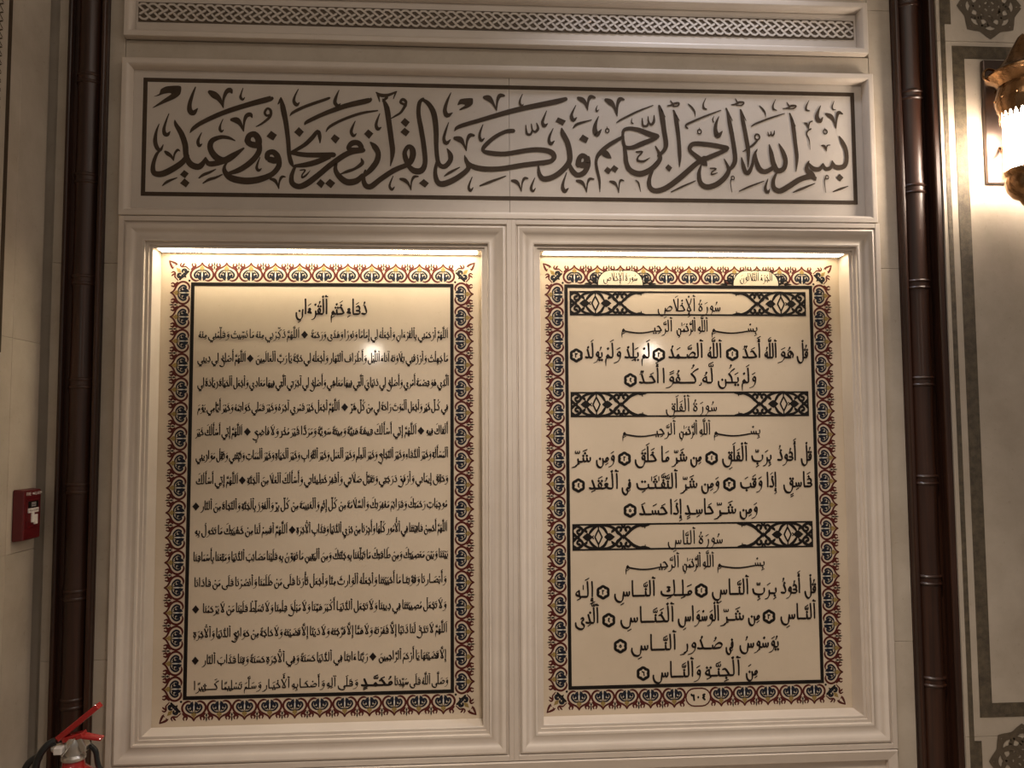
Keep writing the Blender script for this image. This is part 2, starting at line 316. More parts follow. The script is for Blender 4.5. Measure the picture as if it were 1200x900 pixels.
# char -> (shape, joins on its left, dots above, dots below)
CH = {'ا': ('a', 0, 0, 0), 'أ': ('a', 0, 'H', 0), 'إ': ('a', 0, 0, 'H'), 'آ': ('a', 0, 'M', 0), 'ٱ': ('a', 0, 'W', 0), 'ب': ('b', 1, 0, 1), 'ت': ('b', 1, 2, 0),
      'ث': ('b', 1, 3, 0), 'ج': ('j', 1, 0, 1), 'ح': ('j', 1, 0, 0), 'خ': ('j', 1, 1, 0), 'د': ('d', 0, 0, 0), 'ذ': ('d', 0, 1, 0), 'ر': ('r', 0, 0, 0),
      'ز': ('r', 0, 1, 0), 'س': ('s', 1, 0, 0), 'ش': ('s', 1, 3, 0), 'ص': ('S', 1, 0, 0), 'ض': ('S', 1, 1, 0), 'ط': ('T', 1, 0, 0), 'ظ': ('T', 1, 1, 0),
      'ع': ('e', 1, 0, 0), 'غ': ('e', 1, 1, 0), 'ف': ('F', 1, 1, 0), 'ق': ('q', 1, 2, 0), 'ك': ('k', 1, 0, 0), 'ل': ('l', 1, 0, 0), 'م': ('m', 1, 0, 0),
      'ن': ('N', 1, 1, 0), 'ه': ('h', 1, 0, 0), 'ة': ('h', 0, 2, 0), 'و': ('w', 0, 0, 0), 'ي': ('y', 1, 0, 2), 'ى': ('y', 1, 0, 0), 'ئ': ('b', 1, 'H', 0),
      'ء': ('z', 0, 0, 0), 'ـ': ('-', 1, 0, 0), 'ؤ': ('w', 0, 'H', 0)}
MARKS = {'\u064e': 'A', '\u064f': 'U', '\u0650': 'I', '\u0652': 'O', '\u0651': 'D', '\u064b': 'AA', '\u064c': 'UU', '\u064d': 'II', '\u0670': 'L', '\u06e5': 'w'}
MK = {'A': '-0.9,-0.4 0.9,0.5', 'U': '0.2,0.3 -0.1,0.8 -0.5,0.4 0.1,0.1|0.1,0.2 0.0,-0.4 0.7,-0.9', 'O': '0.4,0.0 0,0.45 -0.4,0.0 0,-0.4 0.4,0.1',
      'D': '-0.9,0.7 -0.9,-0.2 -0.1,-0.1 0.0,0.6|0.0,0.5 0.1,-0.2 0.9,-0.1 0.9,0.8', 'L': '0,1.0 0,-0.9', 'H': '0.4,0.8 -0.3,0.8 -0.3,0.1 0.5,0.1|0.3,0.2 -0.6,-0.5 0.6,-0.3',
      'M': '-1.1,-0.1 -0.4,0.4 0.4,0.0 1.1,0.4', 'W': '-0.9,0.0 -0.2,0.0 0.4,0.6 0.8,0.1 -0.1,-0.1'}
MK['A'] = '0.9,-0.4 -0.9,0.5'

def shape_word(word):
    """-> list of placed strokes [(pts, taper)], dots [(x,y)], width ; in pen units, x to the left"""
    seq = []
    for c in word:
        if c in MARKS:
            if seq: seq[-1][1].append(MARKS[c])
        elif c in CH: seq.append([c, []])
    # lam + alef ligature
    out = []
    i = 0
    while i < len(seq):
        c, mk = seq[i]
        if c == 'ل' and i + 1 < len(seq) and seq[i + 1][0] in 'اأإآٱ':
            s, j, up, dn = CH[seq[i + 1][0]]
            out.append(['X', 0, up, dn, mk + seq[i + 1][1]]); i += 2
        else:
            s, j, up, dn = CH[c]
            out.append([s, j, up, dn, mk]); i += 1
    st = []; dots = []; x = 0.0; prev = 0
    for i, (s, j, up, dn, mk) in enumerate(out):
        nxt = j and i + 1 < len(out) and out[i + 1][0] != 'z'
        form = {(0, 0): 'i', (0, 1): 'n', (1, 0): 'f', (1, 1): 'm'}[(1 if prev else 0, 1 if nxt else 0)]
        if s == 'z': form = 'i'
        tab = G[s]
        if form not in tab: form = {'n': 'i', 'm': 'f' if 'f' in tab else 'm', 'f': 'i' if 'i' in tab else 'm', 'i': 'm'}[form]
        if form not in tab: form = list(tab)[0]
        adv, path = tab[form]
        if s == '-':          # a long join line sags a little
            a0 = i
            while a0 > 0 and out[a0 - 1][0] == '-': a0 -= 1
            b0 = i
            while b0 + 1 < len(out) and out[b0 + 1][0] == '-': b0 += 1
            n = b0 - a0 + 1; sag = 0.0 if n < 4 else 1.1
            path = '0,%.2f 1.6,%.2f' % (-sag * math.sin(math.pi * (i - a0) / n), -sag * math.sin(math.pi * (i - a0 + 1) / n))
        if s == 'k' and form == 'n' and i == 0: x += 0.3
        ymax = 1.0; ymin = 0.0; xs = []
        for q in path.split('|'):
            tp = q.startswith('>')
            pts = [tuple(float(t) for t in a.split(',')) for a in q.lstrip('>').split()]
            ymax = max(ymax, max(p[1] for p in pts)); ymin = min(ymin, min(p[1] for p in pts))
            xs += [p[0] for p in pts]
            st.append(([(x + a, b) for a, b in pts], (1, 0.35 if tp else 1), 1.0))
        cx = x + (min(xs) + max(xs)) / 2
        if s in 'jr': cx = x + 1.8 if s == 'j' else x + 1.0
        if s in 'al': cx = x + 0.9
        if s in 'qFmw': cx = x + 1.2
        if s == 'm' : cx = x + 1.1
        top = ymax + 0.9; bot = (ymin if s not in 'rwmjlq' or form in 'nm' else -0.2) - 1.1
        if s in 'sSNyq' and form in 'if': bot = ymin - 1.0
        if s in 'je' and form in 'if': bot = -1.6 if dn else ymin - 1.0
        if isinstance(up, int) and up:
            dx = cx if s not in 'SdN' else (x + 1.0 if s != 'N' or form in 'nm' else x + 2.4)
            if s == 'S': dx = x + 2.0
            dy = top + 0.0 if not (s == 'N' and form in 'if') else 1.3
            if s == 'T': dx, dy = x + 2.0, 3.2
            if up == 1: dots.append((dx, dy))
            if up >= 2: dots += [(dx - 0.75, dy), (dx + 0.75, dy)]
            if up == 3: dots.append((dx, dy + 1.1))
            top = max(top, dy + (1.3 if up < 3 else 2.2))
        if isinstance(dn, int) and dn:
            if not (s == 'y' and form in 'if' and dn == 0):
                dy = bot if s != 'j' or form in 'nm' else -1.6
                if dn == 1: dots.append((cx, dy))
                if dn == 2: dots += [(cx - 0.75, dy), (cx + 0.75, dy)]
                bot = dy - 1.2
        def mark(kind, mx, my, sc=1.0):
            for q in MK[kind].split('|'):
                st.append(([(mx + float(t.split(',')[0]) * sc, my + float(t.split(',')[1]) * sc) for t in q.split()], (1, 1), 0.55))
        if isinstance(up, str): mark(up, cx, ymax + 1.2, 0.9); top = ymax + 2.6
        if isinstance(dn, str): mark(dn, cx, -1.5, 0.9); bot = -2.9
        hi = max(top, 3.9)
        for mm in sorted(mk, key=lambda t: 0 if t == 'D' else 1):
            if mm == 'w':
                st.append(([(x + adv + 0.3, -0.2), (x + adv + 0.3, -0.9), (x + adv + 1.1, -1.3)], (1, 1), .6)); continue
            if mm[0] == 'I':
                mark('A', cx, bot, 0.9)
                if mm == 'II': mark('A', cx, bot - 0.9, 0.9)
                continue
            mark(mm[0], cx, hi + 0.2, 0.95)
            if len(mm) == 2: mark(mm[0], cx + (0 if mm == 'AA' else 0.9), hi + (1.1 if mm == 'AA' else 0.2), 0.95)
            hi += 1.25
        x += adv
        if not nxt: x += 0.5
        prev = nxt
    return st, dots, x

def shape_text(text, gap=1.5):
    st = []; dots = []; x = 0.0
    for w in text.split():
        if w == '♦':
            dots.append((x + 1.6, 2.2, 1.9)); x += 3.2 + gap; continue
        s, d, wd = shape_word(w)
        st += [([(a + x, b) for a, b in p], t, k) for p, t, k in s]
        dots += [(a + x, b) for a, b in d]
        x += wd + gap
    return st, dots, x - gap

def write(ink, text, xr, xl, yb, unit, m=0, gap=1.5, N=1.0):
    """write text from xr (right edge) to xl (left edge), base line yb, unit metres per pen width"""
    st, dots, w = shape_text(text, gap)
    sx = (xr - xl) / w
    for p, t, k in st:
        ink.nib([(xr - a * sx, yb + b * unit) for a, b in p], unit * N * (k if k == 1.0 else k * 1.15), m, 3, t)
    for d in dots:
        r = (d[2] if len(d) > 2 else 0.72) * unit * (N if len(d) < 3 else 1)
        x, y = xr - d[0] * sx, yb + d[1] * unit
        ink.poly([(x, y + r), (x - r * 0.9, y), (x, y - r), (x + r * 0.9, y)], m)

NUM = {'1': '0.3,1.6 0,1.0 0,-1.2', '2': '0.5,1.6 0.3,0.9 -0.6,1.2|0.5,1.6 0.3,0.2 0.3,-1.4', '3': '0.8,1.6 0.6,0.9 0,1.2 -0.1,0.9 -0.7,1.5|0.6,0.9 0.5,0 0.5,-1.4',
       '4': '-0.5,1.4 0.5,1.0 -0.2,0.3 0.6,-0.3 -0.5,-1.0', '5': '0,0.9 0.7,-0.2 0,-0.9 -0.7,-0.2 0,0.9', '6': '0.7,1.2 -0.5,1.2|-0.5,1.4 -0.3,0 -0.8,-1.4', '0': '0,0.2 0,-0.2'}
NUM['2'] = '-0.5,1.6 -0.3,0.8 0.6,1.3|-0.5,1.6 -0.35,0.2 -0.35,-1.4'; NUM['3'] = '-0.8,1.6 -0.5,0.8 0,1.3|0,1.3 0.1,0.8 0.7,1.4|-0.7,1.3 -0.5,0 -0.5,-1.4'
NUM['6'] = '-0.8,1.6 -0.5,1.0 0.5,1.1|0.5,1.2 0.5,-0.2 0.7,-1.5'
NUM['4'] = '0.6,1.5 -0.3,1.1 0.4,0.3 -0.4,-0.2 0.6,-1.3'
def numeral(ink, ch, x, y, u, m=0, w=0.9):
    for q in NUM[ch].split('|'):
        ink.line([(x + float(t.split(',')[0]) * u, y + float(t.split(',')[1]) * u) for t in q.split()], u * w, m, 3)

def round_loop(q):
    n = len(q); out = []
    for i in range(n):
        p0, p1, p2, p3 = q[i - 1], q[i], q[(i + 1) % n], q[(i + 2) % n]
        for k in range(4):
            t = k / 4; h = 0.35
            m1 = [(p2[j] - p0[j]) * h for j in (0, 1)]; m2 = [(p3[j] - p1[j]) * h for j in (0, 1)]
            a, b, c, d = 2 * t ** 3 - 3 * t * t + 1, t ** 3 - 2 * t * t + t, -2 * t ** 3 + 3 * t * t, t ** 3 - t * t
            out.append([a * p1[j] + b * m1[j] + c * p2[j] + d * m2[j] for j in (0, 1)])
    return out
def calligraphy(ink, data, groups=None):
    """each line: P polygon, O ring, S stroke ; half millimetres from x = 0, z = 2.3"""
    k = 0.0005
    for ln in data.strip().split('\n'):
        a = ln.split(); q = [[float(t) for t in s.split(',')] for s in a[1:]]
        i = ink if groups is None else groups(q)
        if a[0] == 'P': i.poly([(x * k, 2.3 + z * k) for x, z in (q if len(q) < 7 else round_loop(q))])
        elif a[0] == 'O':
            x, z = q[0]; r, w = q[1][0] * k, q[2][0] * k
            i.ribbon([(x * k + r * math.cos(t * math.pi / 5), 2.3 + z * k + r * 1.15 * math.sin(t * math.pi / 5), w) for t in range(11)], 0, 2)
        else: i.ribbon([(x * k, 2.3 + z * k, w * k) for x, z, w in q], 0, 4)
CALLI = '''
P -1728,270 -1698,286 -1689,313 -1654,331 -1582,333 -1583,288 -1612,261 -1662,237 -1734,204 -1673,255 -1633,286 -1645,292 -1678,285 -1701,275
S -1501,329,7 -1517,285,16 -1531,231,23 -1529,194,30 -1510,181,30 -1488,206,7
S -1422,302,25 -1399,287,39 -1375,268,30 -1358,240,16 -1347,214,6
S -1347,216,6 -1347,262,14 -1332,304,23 -1312,315,30 -1302,300,11
S -1241,328,5 -1251,295,10 -1253,274,16 -1241,263,14 -1231,275,5
S -1526,68,5 -1508,93,21 -1459,129,25 -1349,184,28 -1218,232,30 -1094,270,32 -1080,280,9
S -1643,174,5 -1658,129,11 -1668,86,18 -1663,60,23 -1648,55,21 -1634,73,5
S -1695,114,5 -1709,70,14 -1714,17,23 -1702,-22,23 -1684,-32,18 -1670,-3,5
S -1684,-32,11 -1706,-61,18 -1722,-119,23 -1716,-162,30 -1674,-168,35 -1614,-138,35 -1565,-101,32 -1538,-63,25
S -1610,137,6 -1603,112,21 -1573,62,30 -1551,-1,32 -1544,-64,30 -1520,-110,35 -1479,-125,35 -1454,-106,28 -1439,-72,9
S -1439,-72,9 -1424,-104,28 -1389,-105,32 -1344,-92,32
S -1280,27,6 -1316,43,18 -1361,45,23 -1406,23,30 -1414,-19,32 -1385,-66,37 -1339,-87,39 -1289,-59,35 -1232,-16,11
S -1658,-42,14 -1644,-53,23 -1624,-70,16 -1612,-91,6
S -1612,-91,6 -1608,-56,11 -1592,-31,14 -1580,-37,6
S -1463,69,5 -1475,43,11 -1482,16,18 -1474,-6,18 -1460,5,5
S -1348,148,5 -1360,118,9 -1364,92,16 -1355,78,14 -1344,87,5
S -1299,146,21 -1272,143,35 -1251,120,21 -1234,81,6
S -1234,81,6 -1231,137,14 -1219,170,23 -1198,177,25 -1188,160,6
S -1093,176,14 -1110,174,14 -1119,192,14 -1105,214,14 -1087,203,16 -1088,171,16 -1115,142,14 -1140,123,11 -1165,109,5
P -1083,87 -1050,64 -1070,31 -1108,54
S -1212,26,35 -1203,56,32 -1174,65,35 -1152,38,37 -1155,6,37 -1189,7,35 -1210,21,35
S -1148,17,28 -1146,-26,30 -1168,-68,32 -1212,-111,32 -1262,-143,30 -1313,-160,18
S -1102,-69,30 -1098,-42,30 -1069,-35,32 -1045,-61,35 -1059,-82,37 -1089,-77,35
S -1039,-66,28 -1038,-113,30 -1075,-161,30 -1146,-192,37 -1221,-201,39 -1297,-186,37 -1331,-153,28 -1335,-121,16 -1316,-91,7
S -1473,-188,7 -1448,-169,16 -1413,-154,14 -1382,-137,5
S -1450,-217,6 -1418,-196,16 -1383,-185,14 -1347,-167,7
S -1670,-235,5 -1643,-211,16 -1591,-188,5
P -1554,-144 -1528,-163 -1548,-191 -1576,-171
P -1551,-191 -1523,-215 -1542,-243 -1575,-219
S -1142,-66,5 -1154,-99,11 -1159,-126,16 -1148,-141,16 -1133,-129,5
S -1082,-188,14 -1061,-195,21 -1047,-214,14 -1036,-243,5
S -1036,-243,5 -1034,-205,10 -1021,-176,16 -1002,-175,8
S -1046,241,7 -1032,268,16
S -1031,276,11 -1019,220,30 -1002,136,28 -989,41,25 -982,-44,23 -971,-91,25 -959,-115,11
S -812,22,6 -814,59,21 -825,88,21 -858,48,25 -899,8,23 -965,-33,18
S -970,-36,23 -883,-48,28 -736,-45,30
S -760,-56,28 -826,-86,32 -887,-104,30 -948,-112,18
P -930,111 -902,84 -925,54 -956,81
S -980,173,3 -962,195,16 -891,232,18 -773,277,16 -762,286,5
S -935,329,5 -953,291,11 -959,259,18 -944,238,21 -928,252,5
S -948,-115,16 -966,-165,23 -963,-210,30 -927,-229,32 -881,-211,35 -815,-158,32 -744,-96,32 -652,-33,32 -572,-16,28
S -920,-136,7 -892,-134,9 -909,-161,8
S -909,-161,8 -909,-178,11 -887,-164,11 -865,-137,3
P -807,-184 -782,-207 -802,-237 -831,-211
P -757,-183 -730,-206 -750,-236 -782,-210
S -898,125,6 -882,143,21 -788,191,25 -664,240,30 -546,271,30 -530,286,7
S -779,87,5 -758,117,16 -686,158,16 -584,197,16 -492,214,8
P -733,74 -702,51 -725,19 -753,47
S -709,328,5 -726,285,16 -731,256,21 -716,237,21 -700,250,5
S -617,151,5 -632,116,14 -639,87,18 -626,66,18 -610,79,5
S -588,-18,32 -583,3,30 -601,26,30 -634,23,32 -655,-5,23 -634,-15,28 -593,-16,32
S -714,-71,11 -726,-125,23 -703,-169,32 -659,-200,37 -607,-192,35 -574,-159,23
S -700,-156,5 -659,-139,18 -618,-123,16 -577,-91,23 -582,-64,7
P -754,-183 -725,-206 -747,-234 -778,-208
P -544,105 -515,81 -539,50 -568,78
S -480,197,5 -495,156,14 -500,129,18 -490,107,21 -472,118,5
S -531,30,9 -508,6,32 -488,-31,30 -495,-77,32 -525,-122,32 -561,-159,21
S -559,-131,11 -569,-181,23 -556,-219,30 -525,-222,32 -479,-185,30 -401,-130,30 -334,-100,28
S -462,280,11 -441,232,30 -428,146,30 -415,50,30 -407,-24,28 -419,-104,5
S -462,269,11 -441,291,18
S -500,319,9 -476,304,21 -434,305,18 -387,326,9
S -391,321,11 -404,284,5
S -491,308,16 -481,266,5
S -337,245,14 -333,269,16 -351,282,18 -364,264,14 -335,250,16
S -335,250,18 -361,207,14 -392,185,11 -420,168,5
P -340,175 -311,151 -333,121 -363,148
P -340,118 -311,95 -332,67 -364,92
S -319,-97,28 -334,-60,30 -339,-23,25 -319,9,25 -298,-3,32 -293,-38,35 -305,-76,32 -322,-97,25
S -322,-99,23 -287,-129,35 -246,-128,35 -225,-85,28 -230,0,28 -246,107,28 -262,198,25 -257,263,23 -236,288,16
S -246,284,14 -210,264,25 -176,205,32 -163,109,30 -161,1,25 -149,-84,25 -116,-103,28 -84,-70,28 -82,-35,28 -100,0,7
S -159,-79,16 -168,-138,23 -155,-191,30 -121,-203,35 -53,-173,32 10,-124,28 20,-97,28 5,-66,18 -1,-37,6
S 5,-49,9 26,-90,28 94,-112,32 199,-111,30 336,-87,30 463,-69,28 497,-58,23
S -116,-158,6 -84,-136,16 -30,-106,6
P -232,-176 -203,-200 -225,-226 -259,-201
S -363,-178,14 -339,-185,23 -318,-206,14 -303,-240,5
S -303,-240,5 -301,-195,10 -287,-165,16 -264,-162,9
S -404,-162,5 -419,-200,11 -423,-224,14 -410,-239,16 -396,-224,5
S -79,326,5 -102,271,16 -113,222,23 -100,194,28 -71,209,6
P -42,256 -26,289 11,296 45,296 45,263 21,243 -26,225 -29,232 2,256 -16,262
S -92,153,5 -110,99,14 -119,56,18 -105,32,23 -81,54,5
S 114,303,23 137,298,35 160,271,18 181,228,6
S 181,228,6 185,279,14 199,315,23 223,316,16
S -58,105,6 -32,130,23 95,172,25 253,222,30 360,250,30 520,286,32 580,304,23
S -55,62,23 -27,55,35 -9,31,18 8,-9,6
S 8,-9,6 12,45,14 28,80,23 51,80,14
S 103,144,5 86,97,14 84,70,16 94,51,18 111,65,5
S 276,111,25 231,105,23 168,71,23 115,22,25 104,-7,21 141,-20,28 231,-24,28 358,-1,28 432,3,30 490,-9,32 509,-36,30 490,-63,25 442,-77,25
S 410,159,6 418,128,16 403,108,14 386,118,10 380,153,6
S 386,118,9 375,93,14 356,94,14 350,118,10 348,145,6
S 330,326,5 317,296,9 315,271,14 327,260,11 336,269,3
S 85,-211,9 146,-186,15 232,-153,6
S 41,-161,5 26,-199,11 22,-225,16 32,-239,16 46,-222,5
S 267,-179,14 290,-184,23 306,-203,14 320,-240,5
S 320,-240,5 325,-191,10 339,-164,16 358,-165,8
S 397,-161,5 379,-205,14 376,-226,16 387,-239,14 400,-221,5
S 468,231,5 450,185,14 444,161,18 455,144,21 474,157,5
S 505,129,5 486,88,14 480,57,18 491,39,21 511,56,5
P 533,195 579,176 561,147 519,170
S 554,132,7 561,100,30 587,46,32 599,-18,32 594,-67,32 553,-118,32 500,-155,32 449,-166,32 424,-140,25 418,-91,11
S 594,-72,18 612,-115,30 643,-141,30 681,-125,30 704,-82,30 705,-38,23
S 649,-80,37 652,-48,30 671,-26,28 693,-41,32 694,-71,37 669,-84,35
P 675,97 710,76 694,45 653,67
S 652,311,18 675,300,30 694,279,18 705,242,6
S 705,242,6 709,290,14 723,319,23 747,315,14
S 813,303,21 838,290,35 860,263,18 876,209,6
S 876,209,6 879,275,16 894,309,25 917,307,11
S 637,267,5 615,220,14 612,199,21 622,180,21 642,196,5
S 763,269,3 755,250,8 758,234,10 771,245,3
S 620,134,6 647,158,16 727,183,5
S 768,204,5 751,163,18 746,125,28 758,98,30 784,128,5
O 818,122 10.3 7.2
S 816,146,3 819,131,7
S 770,-237,5 768,-167,16 754,-102,18 751,-54,18 773,-10,25 833,42,25 909,87,18
S 776,-5,18 800,-10,39 821,-26,30 837,-38,7
S 907,112,16 920,130,21 953,137,23 1006,128,28 1060,107,32 1108,94,30
S 1101,82,21 1027,52,30 962,25,25 919,30,21 908,74,18 909,112,16
S 912,63,14 920,-2,23 926,-67,28 949,-110,32 1002,-129,35 1062,-106,32 1111,-59,28 1123,-21,23 1097,35,7
S 1123,274,14 1138,220,30 1149,132,28 1159,51,28 1147,12,23 1114,-21,18
S 1125,274,9 1157,209,5
S 872,169,5 899,188,11 997,239,11 1087,276,5
S 962,197,3 959,175,8 969,166,7
S 1092,217,6 1090,180,16 1074,162,14 1059,180,10 1057,209,6
S 1061,180,9 1050,155,14 1028,155,14 1023,179,10 1023,198,6
S 985,-1,9 1020,1,11 995,-28,9
S 995,-28,9 991,-50,14 1025,-55,14 1063,-33,3
P 815,-89 841,-109 822,-134 795,-113
P 853,-79 880,-98 860,-125 833,-103
S 638,-174,14 663,-181,23 680,-201,14 694,-241,5
S 694,-241,5 699,-189,10 712,-163,16 736,-163,8
S 830,-175,11 853,-183,21 868,-200,11 879,-241,5
S 879,-241,5 883,-189,9 892,-168,14 909,-171,7
S 580,-127,5 561,-181,14 556,-215,21 568,-236,23 589,-218,5
S 978,-166,6 995,-183,11 1006,-234,3
S 1171,275,6 1195,280,10 1215,290,13 1239,293,11 1232,276,8 1204,273,7
S 1190,306,6 1208,281,10
S 1209,248,9 1222,188,25 1233,90,23 1238,-19,21 1235,-84,5
S 1206,248,11 1240,189,5
S 1078,-108,14 1058,-157,23 1060,-206,28 1097,-227,30 1162,-205,32 1250,-138,32 1322,-74,30 1383,-28,25
S 1517,31,30 1428,48,28 1330,54,28 1299,34,25 1302,9,23 1345,-28,30 1382,-60,35 1395,-73,11
S 1513,20,23 1438,-14,28 1377,-39,30
P 1170,-69 1193,-90 1175,-114 1152,-91
S 1288,144,9 1276,157,11 1294,173,13 1388,216,11 1487,255,5
S 1294,289,5 1315,269,11 1331,243,10 1333,215,3
S 1399,326,3 1383,290,9 1386,266,14 1402,260,7
O 1357,126 11.3 7.2
S 1356,149,3 1359,136,6
S 1445,220,3 1436,198,7 1442,184,7
S 1473,217,5 1455,171,18 1452,132,25 1465,103,32 1492,130,5
S 1184,-232,7 1249,-200,11 1328,-165,6
S 1416,-90,8 1450,-92,9 1424,-112,8
S 1424,-112,8 1424,-127,10 1457,-116,5
S 1363,-72,9 1349,-121,23 1356,-175,28 1393,-200,32 1448,-186,32 1498,-146,30 1524,-102,25 1514,-64,14 1499,-34,6
S 1521,-102,14 1549,-74,25 1564,-30,28 1554,74,25 1538,172,25 1522,260,9
S 1518,266,11 1553,195,5
S 1603,256,9 1615,196,23 1632,97,25 1643,9,23 1638,-80,5
S 1603,260,11 1634,196,5
S 1549,288,6 1574,293,10 1594,305,13 1624,304,9 1610,287,8 1579,287,7
S 1574,325,6 1589,297,10
S 1717,286,5 1735,267,11 1749,243,9 1750,218,3
S 1814,327,3 1798,293,9 1799,269,14 1818,261,6
S 1857,272,6 1886,276,10 1905,289,13 1935,291,9 1921,274,8 1890,271,7
S 1881,309,6 1897,281,10
S 1664,162,5 1692,179,11 1776,213,11 1865,243,5
O 1698,100 14.4 9.3
S 1704,87,9 1672,52,14 1611,11,5
S 1801,139,5 1798,119,10 1785,109,10 1780,133,5
S 1782,120,8 1768,108,10 1762,130,5
S 1602,-24,6 1609,-62,21 1622,-106,25 1641,-113,25 1664,-67,18 1676,-12,16 1696,27,6
S 1684,10,11 1689,-45,25 1707,-90,30 1739,-105,28 1778,-87,25 1792,-65,18
S 1769,55,7 1779,6,25 1790,-54,30 1813,-98,32 1850,-86,28 1863,-40,28 1849,13,25 1827,61,7
S 1898,240,9 1913,179,23 1924,69,23 1931,-19,21 1923,-101,5
S 1896,243,11 1927,169,5
S 1811,-106,9 1788,-153,21 1789,-199,28 1824,-218,32 1874,-193,32 1947,-148,32 2009,-130,32 2039,-138,16
S 2036,-149,16 2020,-119,30 1990,-93,28 1991,-62,16 2003,-38,6
S 2000,-51,11 2027,-83,28 2065,-85,25 2086,-52,7
S 2086,-52,7 2101,-82,23 2132,-76,21 2142,-38,6
S 2142,-35,7 2160,-70,28 2205,-70,30 2228,-36,25 2227,30,25 2209,74,25 2190,111,9
S 1904,-225,6 1951,-205,15 2034,-171,6
S 2141,-219,6 2184,-202,14 2232,-185,5
S 1583,-223,6 1644,-195,11 1730,-162,6
P 2184,-111 2207,-134 2185,-157 2163,-134
S 2014,325,3 1997,290,10 1996,267,14 2015,262,6
S 2083,294,5 2063,249,18 2060,218,28 2077,200,23 2094,225,5
S 2115,244,16 2140,232,28 2158,208,16 2171,160,6
S 2171,160,6 2178,223,14 2190,255,21 2212,247,11
S 2165,323,3 2153,292,9 2157,273,9 2172,271,5
S 1980,189,7 1997,182,14 2005,153,5
S 2005,153,5 2013,190,9 2030,200,7
S 2020,154,9 1999,139,10 1994,120,9 2008,87,7 2011,30,3
O 2106,138 11.3 7.2
S 2103,161,3 2108,145,6
S 2081,55,8 2098,52,14 2109,23,5
S 2109,23,5 2114,54,8 2132,59,6
O 1547,-145 9.3 6.2
S 1538,-151,7 1533,-178,6 1541,-228,3
O 2108,-133 9.3 6.2
S 2097,-139,7 2092,-165,6 2098,-225,3
S 1755,-148,5 1741,-186,14 1739,-211,18 1753,-227,18 1765,-205,3
'''
